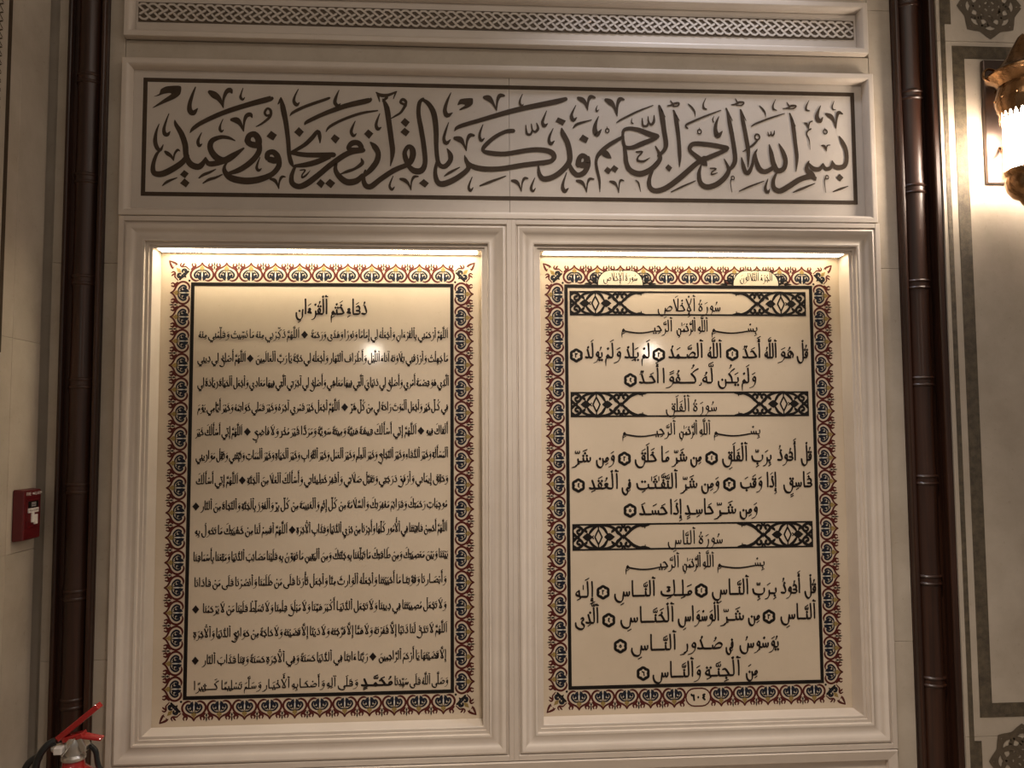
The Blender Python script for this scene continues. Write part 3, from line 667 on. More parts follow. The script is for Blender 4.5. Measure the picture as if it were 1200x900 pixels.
TEXT = '''
L|0|T|-280.5|-484.8|1836.4|6.38|0.92|دُعَاءِ خَتْمِ ٱلْقُرْءَانِ
P|0|T|-49.6|-438.6|1768.7|3.50|1.08|اَللَّهُمَّ ٱرْحَمْنِي بِٱلْقُرْءَانِ وَٱجْعَلْهُ لِي إِمَامًا وَنُورًا وَهُدًى وَرَحْمَةً
P|0|D|-455.4|1776.7
P|0|T|-469.7|-751.4|1768.7|3.50|1.08|اَللَّهُمَّ ذَكِّرْنِي مِنْهُ مَا نُسِّيتُ وَعَلِّمْنِي مِنْهُ
P|1|T|-49.7|-592.4|1701.1|3.50|1.08|مَا جَهِلْتُ وَٱرْزُقْنِي تِلَاوَتَهُ آنَاءَ ٱللَّيْلِ وَأَطْرَافَ ٱلنَّهَارِ وَٱجْعَلْهُ لِي حُجَّةً يَا رَبَّ ٱلْعَالَمِينَ
P|1|D|-605.9|1709.1
P|1|T|-618.4|-752.6|1701.1|3.50|1.08|اَللَّهُمَّ أَصْلِحْ لِي دِينِي
P|2|T|-47.3|-751.3|1631.6|3.50|1.08|ٱلَّذِي هُوَ عِصْمَةُ أَمْرِي وَأَصْلِحْ لِي دُنْيَايَ ٱلَّتِي فِيهَا مَعَاشِي وَأَصْلِحْ لِي آخِرَتِي ٱلَّتِي فِيهَا مَعَادِي وَٱجْعَلِ ٱلْحَيَاةَ زِيَادَةً لِي
P|3|T|-49.8|-326.9|1562.6|3.50|1.08|فِي كُـلِّ خَيْرٍ وَٱجْعَلِ ٱلْمَوْتَ رَاحَةً لِي مِنْ كُلِّ شَرٍّ
P|3|D|-341.3|1570.6
P|3|T|-355.6|-750.0|1562.6|3.50|1.08|اَللَّهُمَّ ٱجْعَلْ خَيْرَ عُمْرِي آخِرَهُ وَخَيْرَ عَمَلِي خَوَاتِمَهُ وَخَيْرَ أَيَّامِي يَوْمَ
P|4|T|-49.8|-112.8|1494.6|3.50|1.08|أَلْقَاكَ فِيهِ
P|4|D|-126.5|1502.6
P|4|T|-139.3|-596.6|1494.6|3.50|1.08|اَللَّهُمَّ إِنِّي أَسْأَلُكَ عِيشَةً هَنِيَّةً وَمِيتَةً سَوِيَّةً وَمَرَدًّا غَيْرَ مُخْزٍ وَلَا فَاضِحٍ
P|4|D|-610.7|1502.6
P|4|T|-624.8|-753.4|1494.6|3.50|1.08|اَللَّهُمَّ إِنِّي أَسْأَلُكَ خَيْرَ
P|5|T|-49.9|-752.2|1427.8|3.50|1.08|ٱلْمَسْأَلَةِ وَخَيْرَ ٱلدُّعَاءِ وَخَيْرَ ٱلنَّجَاحِ وَخَيْرَ ٱلْعِلْمِ وَخَيْرَ ٱلْعَمَلِ وَخَيْرَ ٱلثَّوَابِ وَخَيْرَ ٱلْحَيَاةِ وَخَيْرَ ٱلْمَمَاتِ وَثَبِّتْنِي وَثَقِّلْ مَوَازِينِي
P|6|T|-50.0|-611.0|1359.4|3.50|1.08|وَحَقِّقْ إِيمَانِي وَٱرْفَعْ دَرَجَتِي وَتَقَبَّلْ صَلَاتِي وَٱغْفِرْ خَطِيئَاتِي وَأَسْأَلُكَ ٱلْعُلَا مِنَ ٱلْجَنَّةِ
P|6|D|-622.7|1367.4
P|6|T|-634.4|-750.9|1359.4|3.50|1.08|اَللَّهُمَّ إِنِّي أَسْأَلُكَ
P|7|T|-52.4|-735.7|1288.3|3.50|1.08|مُوجِبَاتِ رَحْمَتِكَ وَعَزَائِمَ مَغْفِرَتِكَ وَٱلسَّلَامَةَ مِنْ كُلِّ إِثْمٍ وَٱلْغَنِيمَةَ مِنْ كُلِّ بِرٍّ وَٱلْفَوْزَ بِٱلْجَنَّةِ وَٱلنَّجَاةَ مِنَ ٱلنَّارِ
P|7|D|-748.0|1296.3
P|8|T|-52.5|-473.2|1220.4|3.50|1.08|اَللَّهُمَّ أَحْسِنْ عَاقِبَتَنَا فِي ٱلْأُمُورِ كُلِّهَا وَأَجِرْنَا مِنْ خِزْيِ ٱلدُّنْيَا وَعَذَابِ ٱلْآخِرَةِ
P|8|D|-483.8|1228.4
P|8|T|-496.7|-750.7|1220.4|3.50|1.08|اَللَّهُمَّ ٱقْسِمْ لَنَا مِنْ خَشْيَتِكَ مَا تَحُولُ بِهِ
P|9|T|-50.2|-753.9|1147.7|3.50|1.08|بَيْنَنَا وَبَيْنَ مَعْصِيَتِكَ وَمِنْ طَاعَتِكَ مَا تُبَلِّغُنَا بِهِ جَنَّتَكَ وَمِنَ ٱلْيَقِينِ مَا تُهَوِّنُ بِهِ عَلَيْنَا مَصَائِبَ ٱلدُّنْيَا وَمَتِّعْنَا بِأَسْمَاعِنَا
P|10|T|-55.0|-750.3|1077.7|3.50|1.08|وَأَبْصَـارِنَا وَقُوَّتِنَـا مَا أَحْيَيْتَنَا وَٱجْعَلْهُ ٱلْوَارِثَ مِنَّا وَٱجْعَلْ ثَأْرَنَا عَلَى مَنْ ظَلَمَنَا وَٱنْصُرْنَا عَلَى مَنْ عَادَانَا
P|11|T|-55.1|-726.0|1006.8|3.50|1.08|وَلَا تَجْعَلْ مُصِيبَتَنَا فِي دِينِنَا وَلَا تَجْعَلِ ٱلدُّنْيَـا أَكْبَرَ هَمِّنَا وَلَا مَبْلَغَ عِلْمِنَا وَلَا تُسَلِّطْ عَلَيْنَا مَنْ لَا يَرْحَمُنَا
P|11|D|-743.3|1014.8
P|12|T|-52.7|-750.0|939.5|3.50|1.08|اَللَّهُمَّ لَا تَدَعْ لَنَا ذَنْبًا إِلَّا غَفَرْتَهُ وَلَا هَمًّا إِلَّا فَرَّجْتَهُ وَلَا دَيْنًا إِلَّا قَضَيْتَهُ وَلَا حَاجَةً مِنْ حَوَائِجِ ٱلدُّنْيَا وَٱلْآخِرَةِ
P|13|T|-55.2|-244.6|868.2|3.50|1.08|إِلَّا قَضَيْتَهَا يَا أَرْحَمَ ٱلرَّاحِمِينَ
P|13|D|-258.7|876.2
P|13|T|-272.9|-723.5|868.2|3.50|1.08|رَبَّنَا ءَاتِنَا فِي ٱلدُّنْيَا حَسَنَةً وَفِي ٱلْآخِرَةِ حَسَنَةً وَقِنَا عَذَابَ ٱلنَّارِ
P|13|D|-741.8|876.2
P|14|T|-50.5|-200.7|798.2|3.50|1.08|وَصَلَّى ٱللَّهُ عَلَى سَيِّدِنَا
P|14|T|-204.3|-293.6|798.2|4.73|1.35|مُحَمَّـدٍ
P|14|T|-299.5|-747.4|798.2|3.50|1.08|وَعَلَى آلِهِ وَأَصْحَـابِهِ ٱلْأَخْيَـارِ وَسَلَّمَ تَسْلِيمًا كَـــثِيرًا
R|0|T|858.4|717.7|1788.7|4.91|0.97|بِسْــــــــــــمِ
R|0|T|710.1|678.3|1788.7|4.91|0.97|ٱللَّهِ
R|0|T|673.2|614.8|1788.7|4.91|0.97|ٱلرَّحْمَـٰنِ
R|0|T|604.7|450.8|1788.7|4.91|0.97|ٱلرَّحِيــــــــــــمِ
R|1|T|1008.6|972.0|1711.5|6.30|1.02|قُلْ
R|1|T|965.5|916.7|1711.5|6.30|1.02|هُوَ
R|1|T|914.9|875.6|1711.5|6.30|1.02|ٱللَّهُ
R|1|T|867.1|809.0|1711.5|6.30|1.02|أَحَدٌ
R|1|M|781.2|1721.6|1
R|1|T|749.8|704.6|1711.5|6.30|1.02|ٱللَّهُ
R|1|T|694.4|589.3|1711.5|6.30|1.02|ٱلصَّـمَدُ
R|1|M|563.0|1719.6|2
R|1|T|536.9|507.4|1711.5|6.30|1.02|لَمْ
R|1|T|503.7|459.7|1711.5|6.30|1.02|يَلِدْ
R|1|T|451.0|400.9|1711.5|6.30|1.02|وَلَمْ
R|1|T|397.2|344.8|1711.5|6.30|1.02|يُولَدْ
R|1|M|320.7|1717.8|3
R|2|T|850.1|803.4|1638.1|6.30|1.02|وَلَمْ
R|2|T|799.0|730.9|1638.1|6.30|1.02|يَكُن
R|2|T|723.3|685.2|1638.1|6.30|1.02|لَّهُۥ
R|2|T|680.2|566.5|1638.1|6.30|1.02|كُــفُوًا
R|2|T|562.8|501.2|1638.1|6.30|1.02|أَحَـدٌ
R|2|M|478.0|1645.7|4
R|3|T|859.4|717.4|1488.0|4.91|0.97|بِسْــــــــــــمِ
R|3|T|711.0|676.2|1488.0|4.91|0.97|ٱللَّهِ
R|3|T|671.9|616.5|1488.0|4.91|0.97|ٱلرَّحْمَـٰنِ
R|3|T|608.3|448.9|1488.0|4.91|0.97|ٱلرَّحِيــــــــــــمِ
R|4|T|1010.5|976.0|1411.0|6.30|1.02|قُلْ
R|4|T|964.5|905.8|1411.0|6.30|1.02|أَعُوذُ
R|4|T|890.5|827.0|1411.0|6.30|1.02|بِرَبِّ
R|4|T|819.4|740.9|1411.0|6.30|1.02|ٱلْفَلَقِ
R|4|M|712.8|1418.7|1
R|4|T|682.2|646.5|1411.0|6.30|1.02|مِن
R|4|T|640.2|595.0|1411.0|6.30|1.02|شَرِّ
R|4|T|587.5|560.0|1411.0|6.30|1.02|مَا
R|4|T|550.0|483.9|1411.0|6.30|1.02|خَلَقَ
R|4|M|457.1|1418.8|2
R|4|T|427.9|370.2|1411.0|6.30|1.02|وَمِن
R|4|T|359.8|304.2|1411.0|6.30|1.02|شَرِّ
R|5|T|1009.9|920.7|1334.2|6.30|1.02|غَاسِقٍ
R|5|T|903.6|871.9|1334.2|6.30|1.02|إِذَا
R|5|T|860.5|792.1|1334.2|6.30|1.02|وَقَبَ
R|5|M|763.7|1342.4|3
R|5|T|732.8|676.3|1334.2|6.30|1.02|وَمِن
R|5|T|668.7|618.6|1334.2|6.30|1.02|شَرِّ
R|5|T|611.1|486.4|1334.2|6.30|1.02|ٱلنَّفَّـٰثَـٰتِ
R|5|T|474.0|446.7|1334.2|6.30|1.02|فِى
R|5|T|439.2|350.2|1334.2|6.30|1.02|ٱلْعُقَدِ
R|5|M|322.6|1343.4|4
R|6|T|844.5|787.7|1259.2|6.30|1.02|وَمِن
R|6|T|781.4|716.5|1259.2|6.30|1.02|شَـرِّ
R|6|T|714.2|628.8|1259.2|6.30|1.02|حَاسِـدٍ
R|6|T|622.1|584.6|1259.2|6.30|1.02|إِذَا
R|6|T|578.9|495.1|1259.2|6.30|1.02|حَسَـدَ
R|6|M|471.2|1270.3|5
R|7|T|862.0|718.9|1108.2|4.91|0.97|بِسْــــــــــــمِ
R|7|T|713.1|677.6|1108.2|4.91|0.97|ٱللَّهِ
R|7|T|673.9|619.1|1108.2|4.91|0.97|ٱلرَّحْمَـٰنِ
R|7|T|611.6|452.4|1108.2|4.91|0.97|ٱلرَّحِيــــــــــــمِ
R|8|T|1011.5|975.2|1029.1|6.30|1.02|قُلْ
R|8|T|965.9|905.3|1029.1|6.30|1.02|أَعُوذُ
R|8|T|895.2|819.8|1029.1|6.30|1.02|بِـرَبِّ
R|8|T|813.5|700.9|1029.1|6.30|1.02|ٱلنَّــاسِ
R|8|M|674.4|1040.2|1
R|8|T|647.4|550.0|1029.1|6.30|1.02|مَلِـكِ
R|8|T|540.8|417.6|1029.1|6.30|1.02|ٱلنَّـــاسِ
R|8|M|389.9|1040.6|2
R|8|T|363.7|306.3|1029.1|6.30|1.02|إِلَـٰهِ
R|9|T|1009.2|900.7|955.7|6.30|1.02|ٱلنَّــاسِ
R|9|M|870.7|962.7|3
R|9|T|842.9|805.4|955.7|6.30|1.02|مِن
R|9|T|797.1|728.0|955.7|6.30|1.02|شَـرِّ
R|9|T|725.5|601.3|955.7|6.30|1.02|ٱلْوَسْوَاسِ
R|9|T|593.9|433.8|955.7|6.30|1.02|ٱلْخَنَّـــاسِ
R|9|M|405.0|962.1|4
R|9|T|376.7|305.5|955.7|6.30|1.02|ٱلَّذِى
R|10|T|897.2|778.4|877.1|6.30|1.02|يُوَسْوِسُ
R|10|T|763.4|741.0|877.1|6.30|1.02|فِى
R|10|T|732.8|609.6|877.1|6.30|1.02|صُـدُورِ
R|10|T|598.5|463.2|877.1|6.30|1.02|ٱلنَّـــاسِ
R|10|M|437.5|889.2|5
R|11|T|832.5|795.1|800.5|6.30|1.02|مِنَ
R|11|T|783.9|674.8|800.5|6.30|1.02|ٱلْجِنَّـةِ
R|11|T|667.4|524.5|800.5|6.30|1.02|وَٱلنَّـــاسِ
R|11|M|501.7|811.3|6
H|0|T|748.4|557.7|1848.5|5.60|0.85|سُورَةُ ٱلْإِخْلَاصِ
H|1|T|731.5|577.6|1555.3|5.60|0.85|سُورَةُ ٱلْفَلَقِ
H|2|T|739.6|575.6|1174.0|5.60|0.85|سُورَةُ ٱلنَّاسِ
C|0|T|502.3|400.2|1937.1|3.60|0.80|سُورَةُ ٱلْإِخْلَاصِ
C|1|T|907.5|807.0|1939.5|3.60|0.80|ٱلْجُزْءُ ٱلثَّلَاثُونَ
'''
# ---------------------------------------------------------------- the setting
YW = 2.14      # wall face and the face of the calligraphy slabs
YP = 2.20      # face of the two text panels inside the niches
def slab(name, x0, x1, z0, z1, y=YW, d=0.05, mat=None, parent=None, bevel=0.0012):
    return MB().box(x0, x1, y, y + d, z0, z1).build(name, mat or M_WALL, parent, bevel)
wb = MB().box(-1.6, 2.1, 2.235, 2.33, 0.18, 3.6).build('wall_back', M_WALL); tag(wb, kind='structure')
fl = MB().box(-2.6, 3.0, -4.0, 2.33, 0.10, 0.18).build('floor', stone('polished floor stone', (0.40, 0.33, 0.26), (0.48, 0.40, 0.32), rough=0.3, fleck=0.2)); tag(fl, kind='structure')
ce = MB().box(-2.6, 3.0, -4.0, 2.33, 3.6, 3.68).build('ceiling', plain('plaster ceiling', (0.7, 0.64, 0.56), 0.9)); tag(ce, kind='structure')
# stone facing slabs of the back wall: strips beside the frames and bands between them
for x0, x1 in ((-1.123, -0.9435), (1.1915, 1.2615)):
    for z0, z1 in ((0.18, 0.90), (0.9006, 1.9650), (1.9656, 2.7400), (2.7406, 3.6)):
        slab('stone_slab', x0, x1, z0, z1, YW, 0.094, None, wb)
slab('stone_slab', -0.9425, 1.1905, 2.5365, 2.5955, YW, 0.092, None, wb)
slab('stone_slab', -0.9425, 1.1905, 2.7515, 3.6, YW, 0.092, None, wb)

# side wall of the pier on the left, running towards the viewer
wl = MB().box(-1.32, -1.137, 1.20, 2.114, 0.18, 3.6).build('wall_left', M_WALL); tag(wl, kind='structure')
MB().box(-1.32, -1.124, 2.165, 2.234, 0.181, 3.599).build('corner_reveal', M_WALL, wl)
for z0, z1 in ((0.18, 1.20), (1.201, 1.74), (1.741, 3.6)):
    for y0, y1 in ((1.20, 1.990), (1.9905, 2.118)):
        MB().box(-1.1375, -1.1350, y0, y1, z0, z1).build('stone_slab', M_WALL, wl, 0.0008)
MB().box(-1.1365, -1.1342, 1.928, 1.943, 1.70, 3.4).build('border_band', M_INLAY, wl)
bp = MB()
for k in range(60):
    z = 2.10 + k * 0.022
    for s in (1, -1):
        bp.add([(-1.1343, 1.872 - 0.0 * k + (0 if s > 0 else .035), z), (-1.1343, 1.872 + (.006 if s > 0 else .029), z), (-1.1343, 1.872 + (.035 if s > 0 else 0), z + .02), (-1.1343, 1.872 + (.029 if s > 0 else .006), z + .02)], [(0, 1, 2, 3)])
bp.build('braid_inlay', M_INLAY, wl)

# ---------------------------------------------------------------- wooden columns
def column(x0, x1, sx, r, rings, label):
    t = empty('wooden_column', ((x0 + x1) / 2, 2.15, 0.18)); tag(t, label, 'column', 'wooden columns beside the niches')
    MB().box(x0, x1, 2.132, 2.234, 0.181, 3.599).build('backing_board', M_WOOD, t, 0.002)
    w = 0.012
    MB().box(x0, x0 + w, 2.112, 2.132, 0.181, 3.599).build('edge_strip', M_WOOD, t, 0.004)
    MB().box(x1 - w, x1, 2.112, 2.132, 0.181, 3.599).build('edge_strip', M_WOOD, t, 0.004)
    if x0 > 0: MB().box(x1 - 0.0175, x1 + 0.0006, 2.084, 2.112, 0.181, 3.599).build('edge_strip', M_WOOD, t, 0.004)
    # bamboo-like shaft, slightly swelling at each node
    zs = []; z = 0.181
    prof = []
    nodes_ = sorted(rings); allz = [0.181] + nodes_ + [3.599]
    for a, b in zip(allz[:-1], allz[1:]):
        for k in range(8):
            u = k / 8; d = min(u, 1 - u) * (b - a)
            prof.append((r * (1.0 + 0.07 * math.exp(-d / 0.02)), a + (b - a) * u))
    prof.append((r, 3.599))
    MB().lathe(prof, (sx, 2.137, 0), 24, 'z', math.pi, 2 * math.pi).build('shaft', M_WOOD, t, 0, True)
    for zc in nodes_:
        m = MB()
        for dz in (-0.011, 0.009):
            m.lathe([(r * 1.02, zc + dz - 0.0055), (r * 1.11, zc + dz - 0.0035), (r * 1.15, zc + dz), (r * 1.11, zc + dz + 0.0035), (r * 1.02, zc + dz + 0.0055)], (sx, 2.137, 0), 24, 'z', math.pi, 2 * math.pi)
        m.build('node_ring', M_WOOD, t, 0, True)
    return t
column(-1.0865, -0.985, -1.034, 0.0295, [2.754 - 0.2796 * k for k in range(-2, 9)][:11], 'dark mahogany bamboo-shaped column left of the left niche, behind the extinguisher')
column(1.262, 1.3645, 1.308, 0.034, [2.754 - 0.2796 * k for k in range(-2, 9)][:11], 'dark mahogany bamboo-shaped column between the right niche and the right pier')

# ---------------------------------------------------------------- niche frames, light strips
PROF = [(0.0, 2.1995), (0.0, 2.139), (0.001, 2.138), (0.008, 2.138), (0.0085, 2.1335), (0.0165, 2.1335), (0.018, 2.126), (0.0225, 2.1245), (0.030, 2.128), (0.038, 2.1275),
        (0.046, 2.1225), (0.054, 2.1165), (0.060, 2.1135), (0.0645, 2.1150), (0.0660, 2.1200), (0.0685, 2.1200), (0.0690, 2.116), (0.0700, 2.1150)]
def niche(x0, x1, z0, z1, label, ol, orr, led, strips_label):
    t = empty('niche_frame', ((x0 + x1) / 2, 2.2, z0 - 0.08)); tag(t, label, 'frame', 'carved frames of the two lit niches')
    frame_mb(x0, x1, z0, z1, PROF).build('moulding', M_MOULD, t, 0, True)
    # flat outer strip
    u = 0.070; y = 2.115; o = MB()
    X0, X1, Z0, Z1 = x0 - u, x1 + u, z0 - u, z1 + u
    o.box(X0 - ol, X0, y, 2.1995, Z0 - 0.0135, Z1 + 0.0135).box(X1, X1 + orr, y, 2.1995, Z0 - 0.0135, Z1 + 0.0135)
    o.box(X0, X1, y, 2.1995, Z1, Z1 + 0.0135).box(X0, X1, y, 2.1995, Z0 - 0.0135, Z0)
    o.build('outer_fillet', M_MOULD, t, 0.0012)
    s = MB().box(x0 + 0.012, x1 - 0.012, 2.142, 2.178, z1 - 0.0014, z1 - 0.0004).build('light_strip', led, t); tag(s, 'glowing warm light strip under the niche top')
    return t
ZN0, ZN1 = 0.700, 2.008
n1 = niche(-0.856, 0.046, ZN0, ZN1, 'carved stone moulding around the lit left niche holding the prayer panel', 0.0135, 0.0125, M_LED, '')
n2 = niche(0.2115, 1.110, ZN0, ZN1, 'carved stone moulding around the lit right niche holding the verse panel', 0.0130, 0.0135, M_LED2, '')

def print_obj(name, ink, y, mats, parent, step=0.00016):
    me = mesh([(x, y, z) for x, z in ink.v], ink.f, name)
    # lift each colour a hair above the previous one, face the viewer
    v = []; f = []; mi = []
    for q, m in zip(ink.f, ink.m):
        b = len(v); v += [(ink.v[i][0], y - step * (m + 1) - 2e-6 * (len(f) % 61), ink.v[i][1]) for i in q]
        f.append(tuple(range(b, b + len(q)))); mi.append(m)
    me = mesh(v, f, name); me.polygons.foreach_set('material_index', mi)
    return link(name, me, mats, parent)
PM = [M_PALE, M_RED, M_GOLD, M_NAVY, M_BLACK, M_CREAM, M_BLACK]       # layer order of the print

def motif(ink, T):
    """one border motif; T maps (u, v) millimetres to the panel; v points away from the text"""
    def L(pts, m):
        for s in (1, -1): ink.ribbon([(*T(s * a, b), w * (0.00145 if m > 2 else 0.0016)) for a, b, w in pts], m, 3)
    def Pg(pts, m, both=True):
        for s in ((1, -1) if both else (1,)): ink.poly([T(s * a, b) for a, b in pts], m)
    L([(9, 6, 1.5), (17, 4.5, 3.2), (26, 9, 3.6), (31.5, 19, 3.6), (29.5, 30, 3.6), (22, 38.5, 3.4), (11, 44, 3.2), (4, 49, 3), (0, 56, 2.4)], 1)
    L([(30, 37, 2.4), (24, 43, 3.6), (18, 47, 3.4), (20, 54, 2)], 1); L([(24, 44, 3), (28, 50, 2.6), (26, 54, 2)], 1)
    Pg([(0, 31), (6, 36), (7, 41), (3, 45), (0, 51)], 2)
    Pg([(0, 12), (2.2, 20), (0, 29)], 0); Pg([(9, 22), (12, 26), (8, 30)], 0)
    L([(1.5, 34, 1.5), (9, 34.5, 2.6), (16, 30, 3.4), (21, 22, 3.6), (18, 14, 3.4), (12.8, 15, 3.6), (13.5, 20, 5.2)], 3)
    L([(3.8, 6, 2), (6.2, 12.5, 7.4), (4.8, 21, 4.2), (3, 31, 1.5)], 3); L([(7, 24, 1.6), (8, 28, 3.2), (13, 26, 2.2)], 4)
def between(ink, T):
    ink.ribbon([(*T(0, 38), 0.0026), (*T(0, 58), 0.0020)], 4, 1); ink.disc(*T(0, 42), 0.0030, 4, 6); ink.disc(*T(0, 53), 0.0026, 4, 6)
    for s in (1, -1): ink.ribbon([(*T(s * 1, 50), .001), (*T(s * 5, 47), .0026), (*T(s * 7, 43), .001)], 1, 2)
def corner(ink, T):
    """T maps (u, v) with u = v the diagonal; written for both mirror halves"""
    def L(pts, m):
        for q in ([(a, b, w) for a, b, w in pts], [(b, a, w) for a, b, w in pts]):
            ink.ribbon([(*T(a, b), w * 0.0012) for a, b, w in q], m, 3)
    ink.disc(*T(4.5, 4.5), 0.0034, 4, 8)
    L([(61, 61, 2.5), (57, 50, 5), (53, 42, 5), (50, 38, 2)], 1); L([(40, 52, 3), (44, 48, 2)], 1)
    L([(10, 40, 2), (16, 45, 3.6), (26, 44, 3.4), (30, 49, 4), (27, 55, 2)], 1); L([(26, 44, 3), (21, 51, 4), (18, 54, 1.8)], 1)
    L([(5, 36, 2), (12, 42, 3)], 1)
    L([(26, 20, 3), (19, 24, 4), (13, 33, 4), (18, 38, 3.8), (25, 35, 3.4), (24, 29, 4)], 3); L([(14, 14, 2), (18, 18, 4), (12, 26, 3.4), (8, 31, 5)], 4)
    L([(30, 26, 2), (34, 20, 3), (30, 15, 4.5)], 4)
    ink.poly([T(27, 27), T(38, 30), T(42, 42), T(30, 38)], 2)

def border(root, x0, x1, z0, z1, skip=()):
    """motifs on the four sides, each a part of its own"""
    def put(name, base, ox, oz, ang, mirror=False):
        o = bpy.data.objects.new(name, base); COL.objects.link(o); o.location = (ox, 0, oz); o.rotation_euler = (0, ang, 0)
        o.parent = root; o.matrix_parent_inverse = Matrix.Translation(-root.location); return o
    def base(fn, name):
        ink = Ink(); fn(ink, lambda u, v: (u * 0.001, v * 0.001))
        v = []; f = []; mi = []
        for q, m in zip(ink.f, ink.m):
            b = len(v); v += [(ink.v[i][0], YP - 0.00016 * (m + 1) - 2e-6 * (len(f) % 61), ink.v[i][1]) for i in q]; f.append(tuple(range(b, b + len(q)))); mi.append(m)
        me = mesh(v, f, name); me.polygons.foreach_set('material_index', mi)
        for m in PM: me.materials.append(m)
        return me
    mo = base(motif, 'motif'); be = base(between, 'between'); co = base(corner, 'corner')
    nx, nz = 11, 17
    px = (x1 - x0 - 0.060) / (nx - 1); pz = (z1 - z0 - 0.060) / (nz - 1)
    for k in range(nx):
        x = x0 + 0.030 + k * px
        put('border_motif', mo, x, z1, 0)
        if k not in skip: put('border_motif', mo, x, z0, math.pi)
        if k:
            put('border_sprig', be, x - px / 2, z1, 0)
            if k not in skip and k - 1 not in skip: put('border_sprig', be, x - px / 2, z0, math.pi)
    for k in range(nz):
        z = z0 + 0.030 + k * pz
        put('border_motif', mo, x1, z, math.pi / 2); put('border_motif', mo, x0, z, -math.pi / 2)
        if k: put('border_sprig', be, x1, z - pz / 2, math.pi / 2); put('border_sprig', be, x0, z - pz / 2, -math.pi / 2)
    for x, z, a in ((x1, z1, 0), (x1, z0, math.pi / 2), (x0, z0, math.pi), (x0, z1, -math.pi / 2)): put('corner_motif', co, x, z, a)

TXT = {}
for ln in TEXT.strip().split('\n'):
    a = ln.split('|'); TXT.setdefault((a[0], int(a[1])), []).append(a[2:])
def marker(ink, x, z, n):
    R = 0.0196
    ink.poly([(x + R * (1 + 0.05 * math.cos(6 * t)) * math.cos(t + math.pi / 6), z + R * (1 + 0.05 * math.cos(6 * t)) * math.sin(t + math.pi / 6)) for t in [2 * math.pi * k / 36 for k in range(36)]], 4)
    r = 0.0110
    ink.poly([(x + r * (1 + 0.13 * math.cos(6 * t)) * math.cos(t + math.pi / 6), z + r * (1 + 0.13 * math.cos(6 * t)) * math.sin(t + math.pi / 6)) for t in [2 * math.pi * k / 36 for k in range(36)]], 5)
    numeral(ink, n, x, z, 0.0038, 6, 0.95)
def text_obj(key, root, name):
    ink = Ink()
    for a in TXT[key]:
        if a[0] == 'T': write(ink, a[6] if len(a) > 6 else a[-1], float(a[1]) / 1000, float(a[2]) / 1000, float(a[3]) / 1000, float(a[4]) / 1000, 6, 0.8 if key[0] == 'P' else 1.3, float(a[5]))
        elif a[0] == 'D':
            x, z = float(a[1]) / 1000, float(a[2]) / 1000; r = 0.0114
            ink.poly([(x + r * 0.85, z), (x, z + r), (x - r * 0.85, z), (x, z - r)], 6)
        else: marker(ink, float(a[1]) / 1000, float(a[2]) / 1000, a[3])
    return print_obj(name, ink, YP, [M_PALE, M_RED, M_GOLD, M_NAVY, M_BLACK, M_PANEL, M_INK], root)

# left panel: the prayer
LP = empty('text_panel', (-0.405, 2.2, ZN0)); tag(LP, 'cream stone panel of fifteen lines of Arabic prayer in the left niche', 'panel', 'text panels inside the niches')
slab('panel_slab', -0.870, 0.060, ZN0 - 0.014, ZN1 + 0.014, YP, 0.03, M_PANEL, LP, 0)
rect_line(-0.7732, -0.0334, 0.7714, 1.9253, 0.0098, YP, 0.0009).build('border_line', M_BLACK, LP)
border(LP, -0.7732, -0.0334, 0.7714, 1.9253)
text_obj(('L', 0), LP, 'title')
for k in range(15): text_obj(('P', k), LP, 'text_line')

# right panel: the three short chapters
RP = empty('text_panel', (0.66, 2.2, ZN0)); tag(RP, 'cream stone panel with three boxed headings and large Arabic verses in the right niche', 'panel', 'text panels inside the niches')
slab('panel_slab', 0.198, 1.124, ZN0 - 0.014, ZN1 + 0.014, YP, 0.03, M_PANEL, RP, 0)
rect_line(0.2877, 1.0276, 0.7714, 1.9253, 0.0098, YP, 0.0009).build('border_line', M_BLACK, RP)
border(RP, 0.2877, 1.0276, 0.7714, 1.9253, (5,))
for k in range(12): text_obj(('R', k), RP, 'text_line')

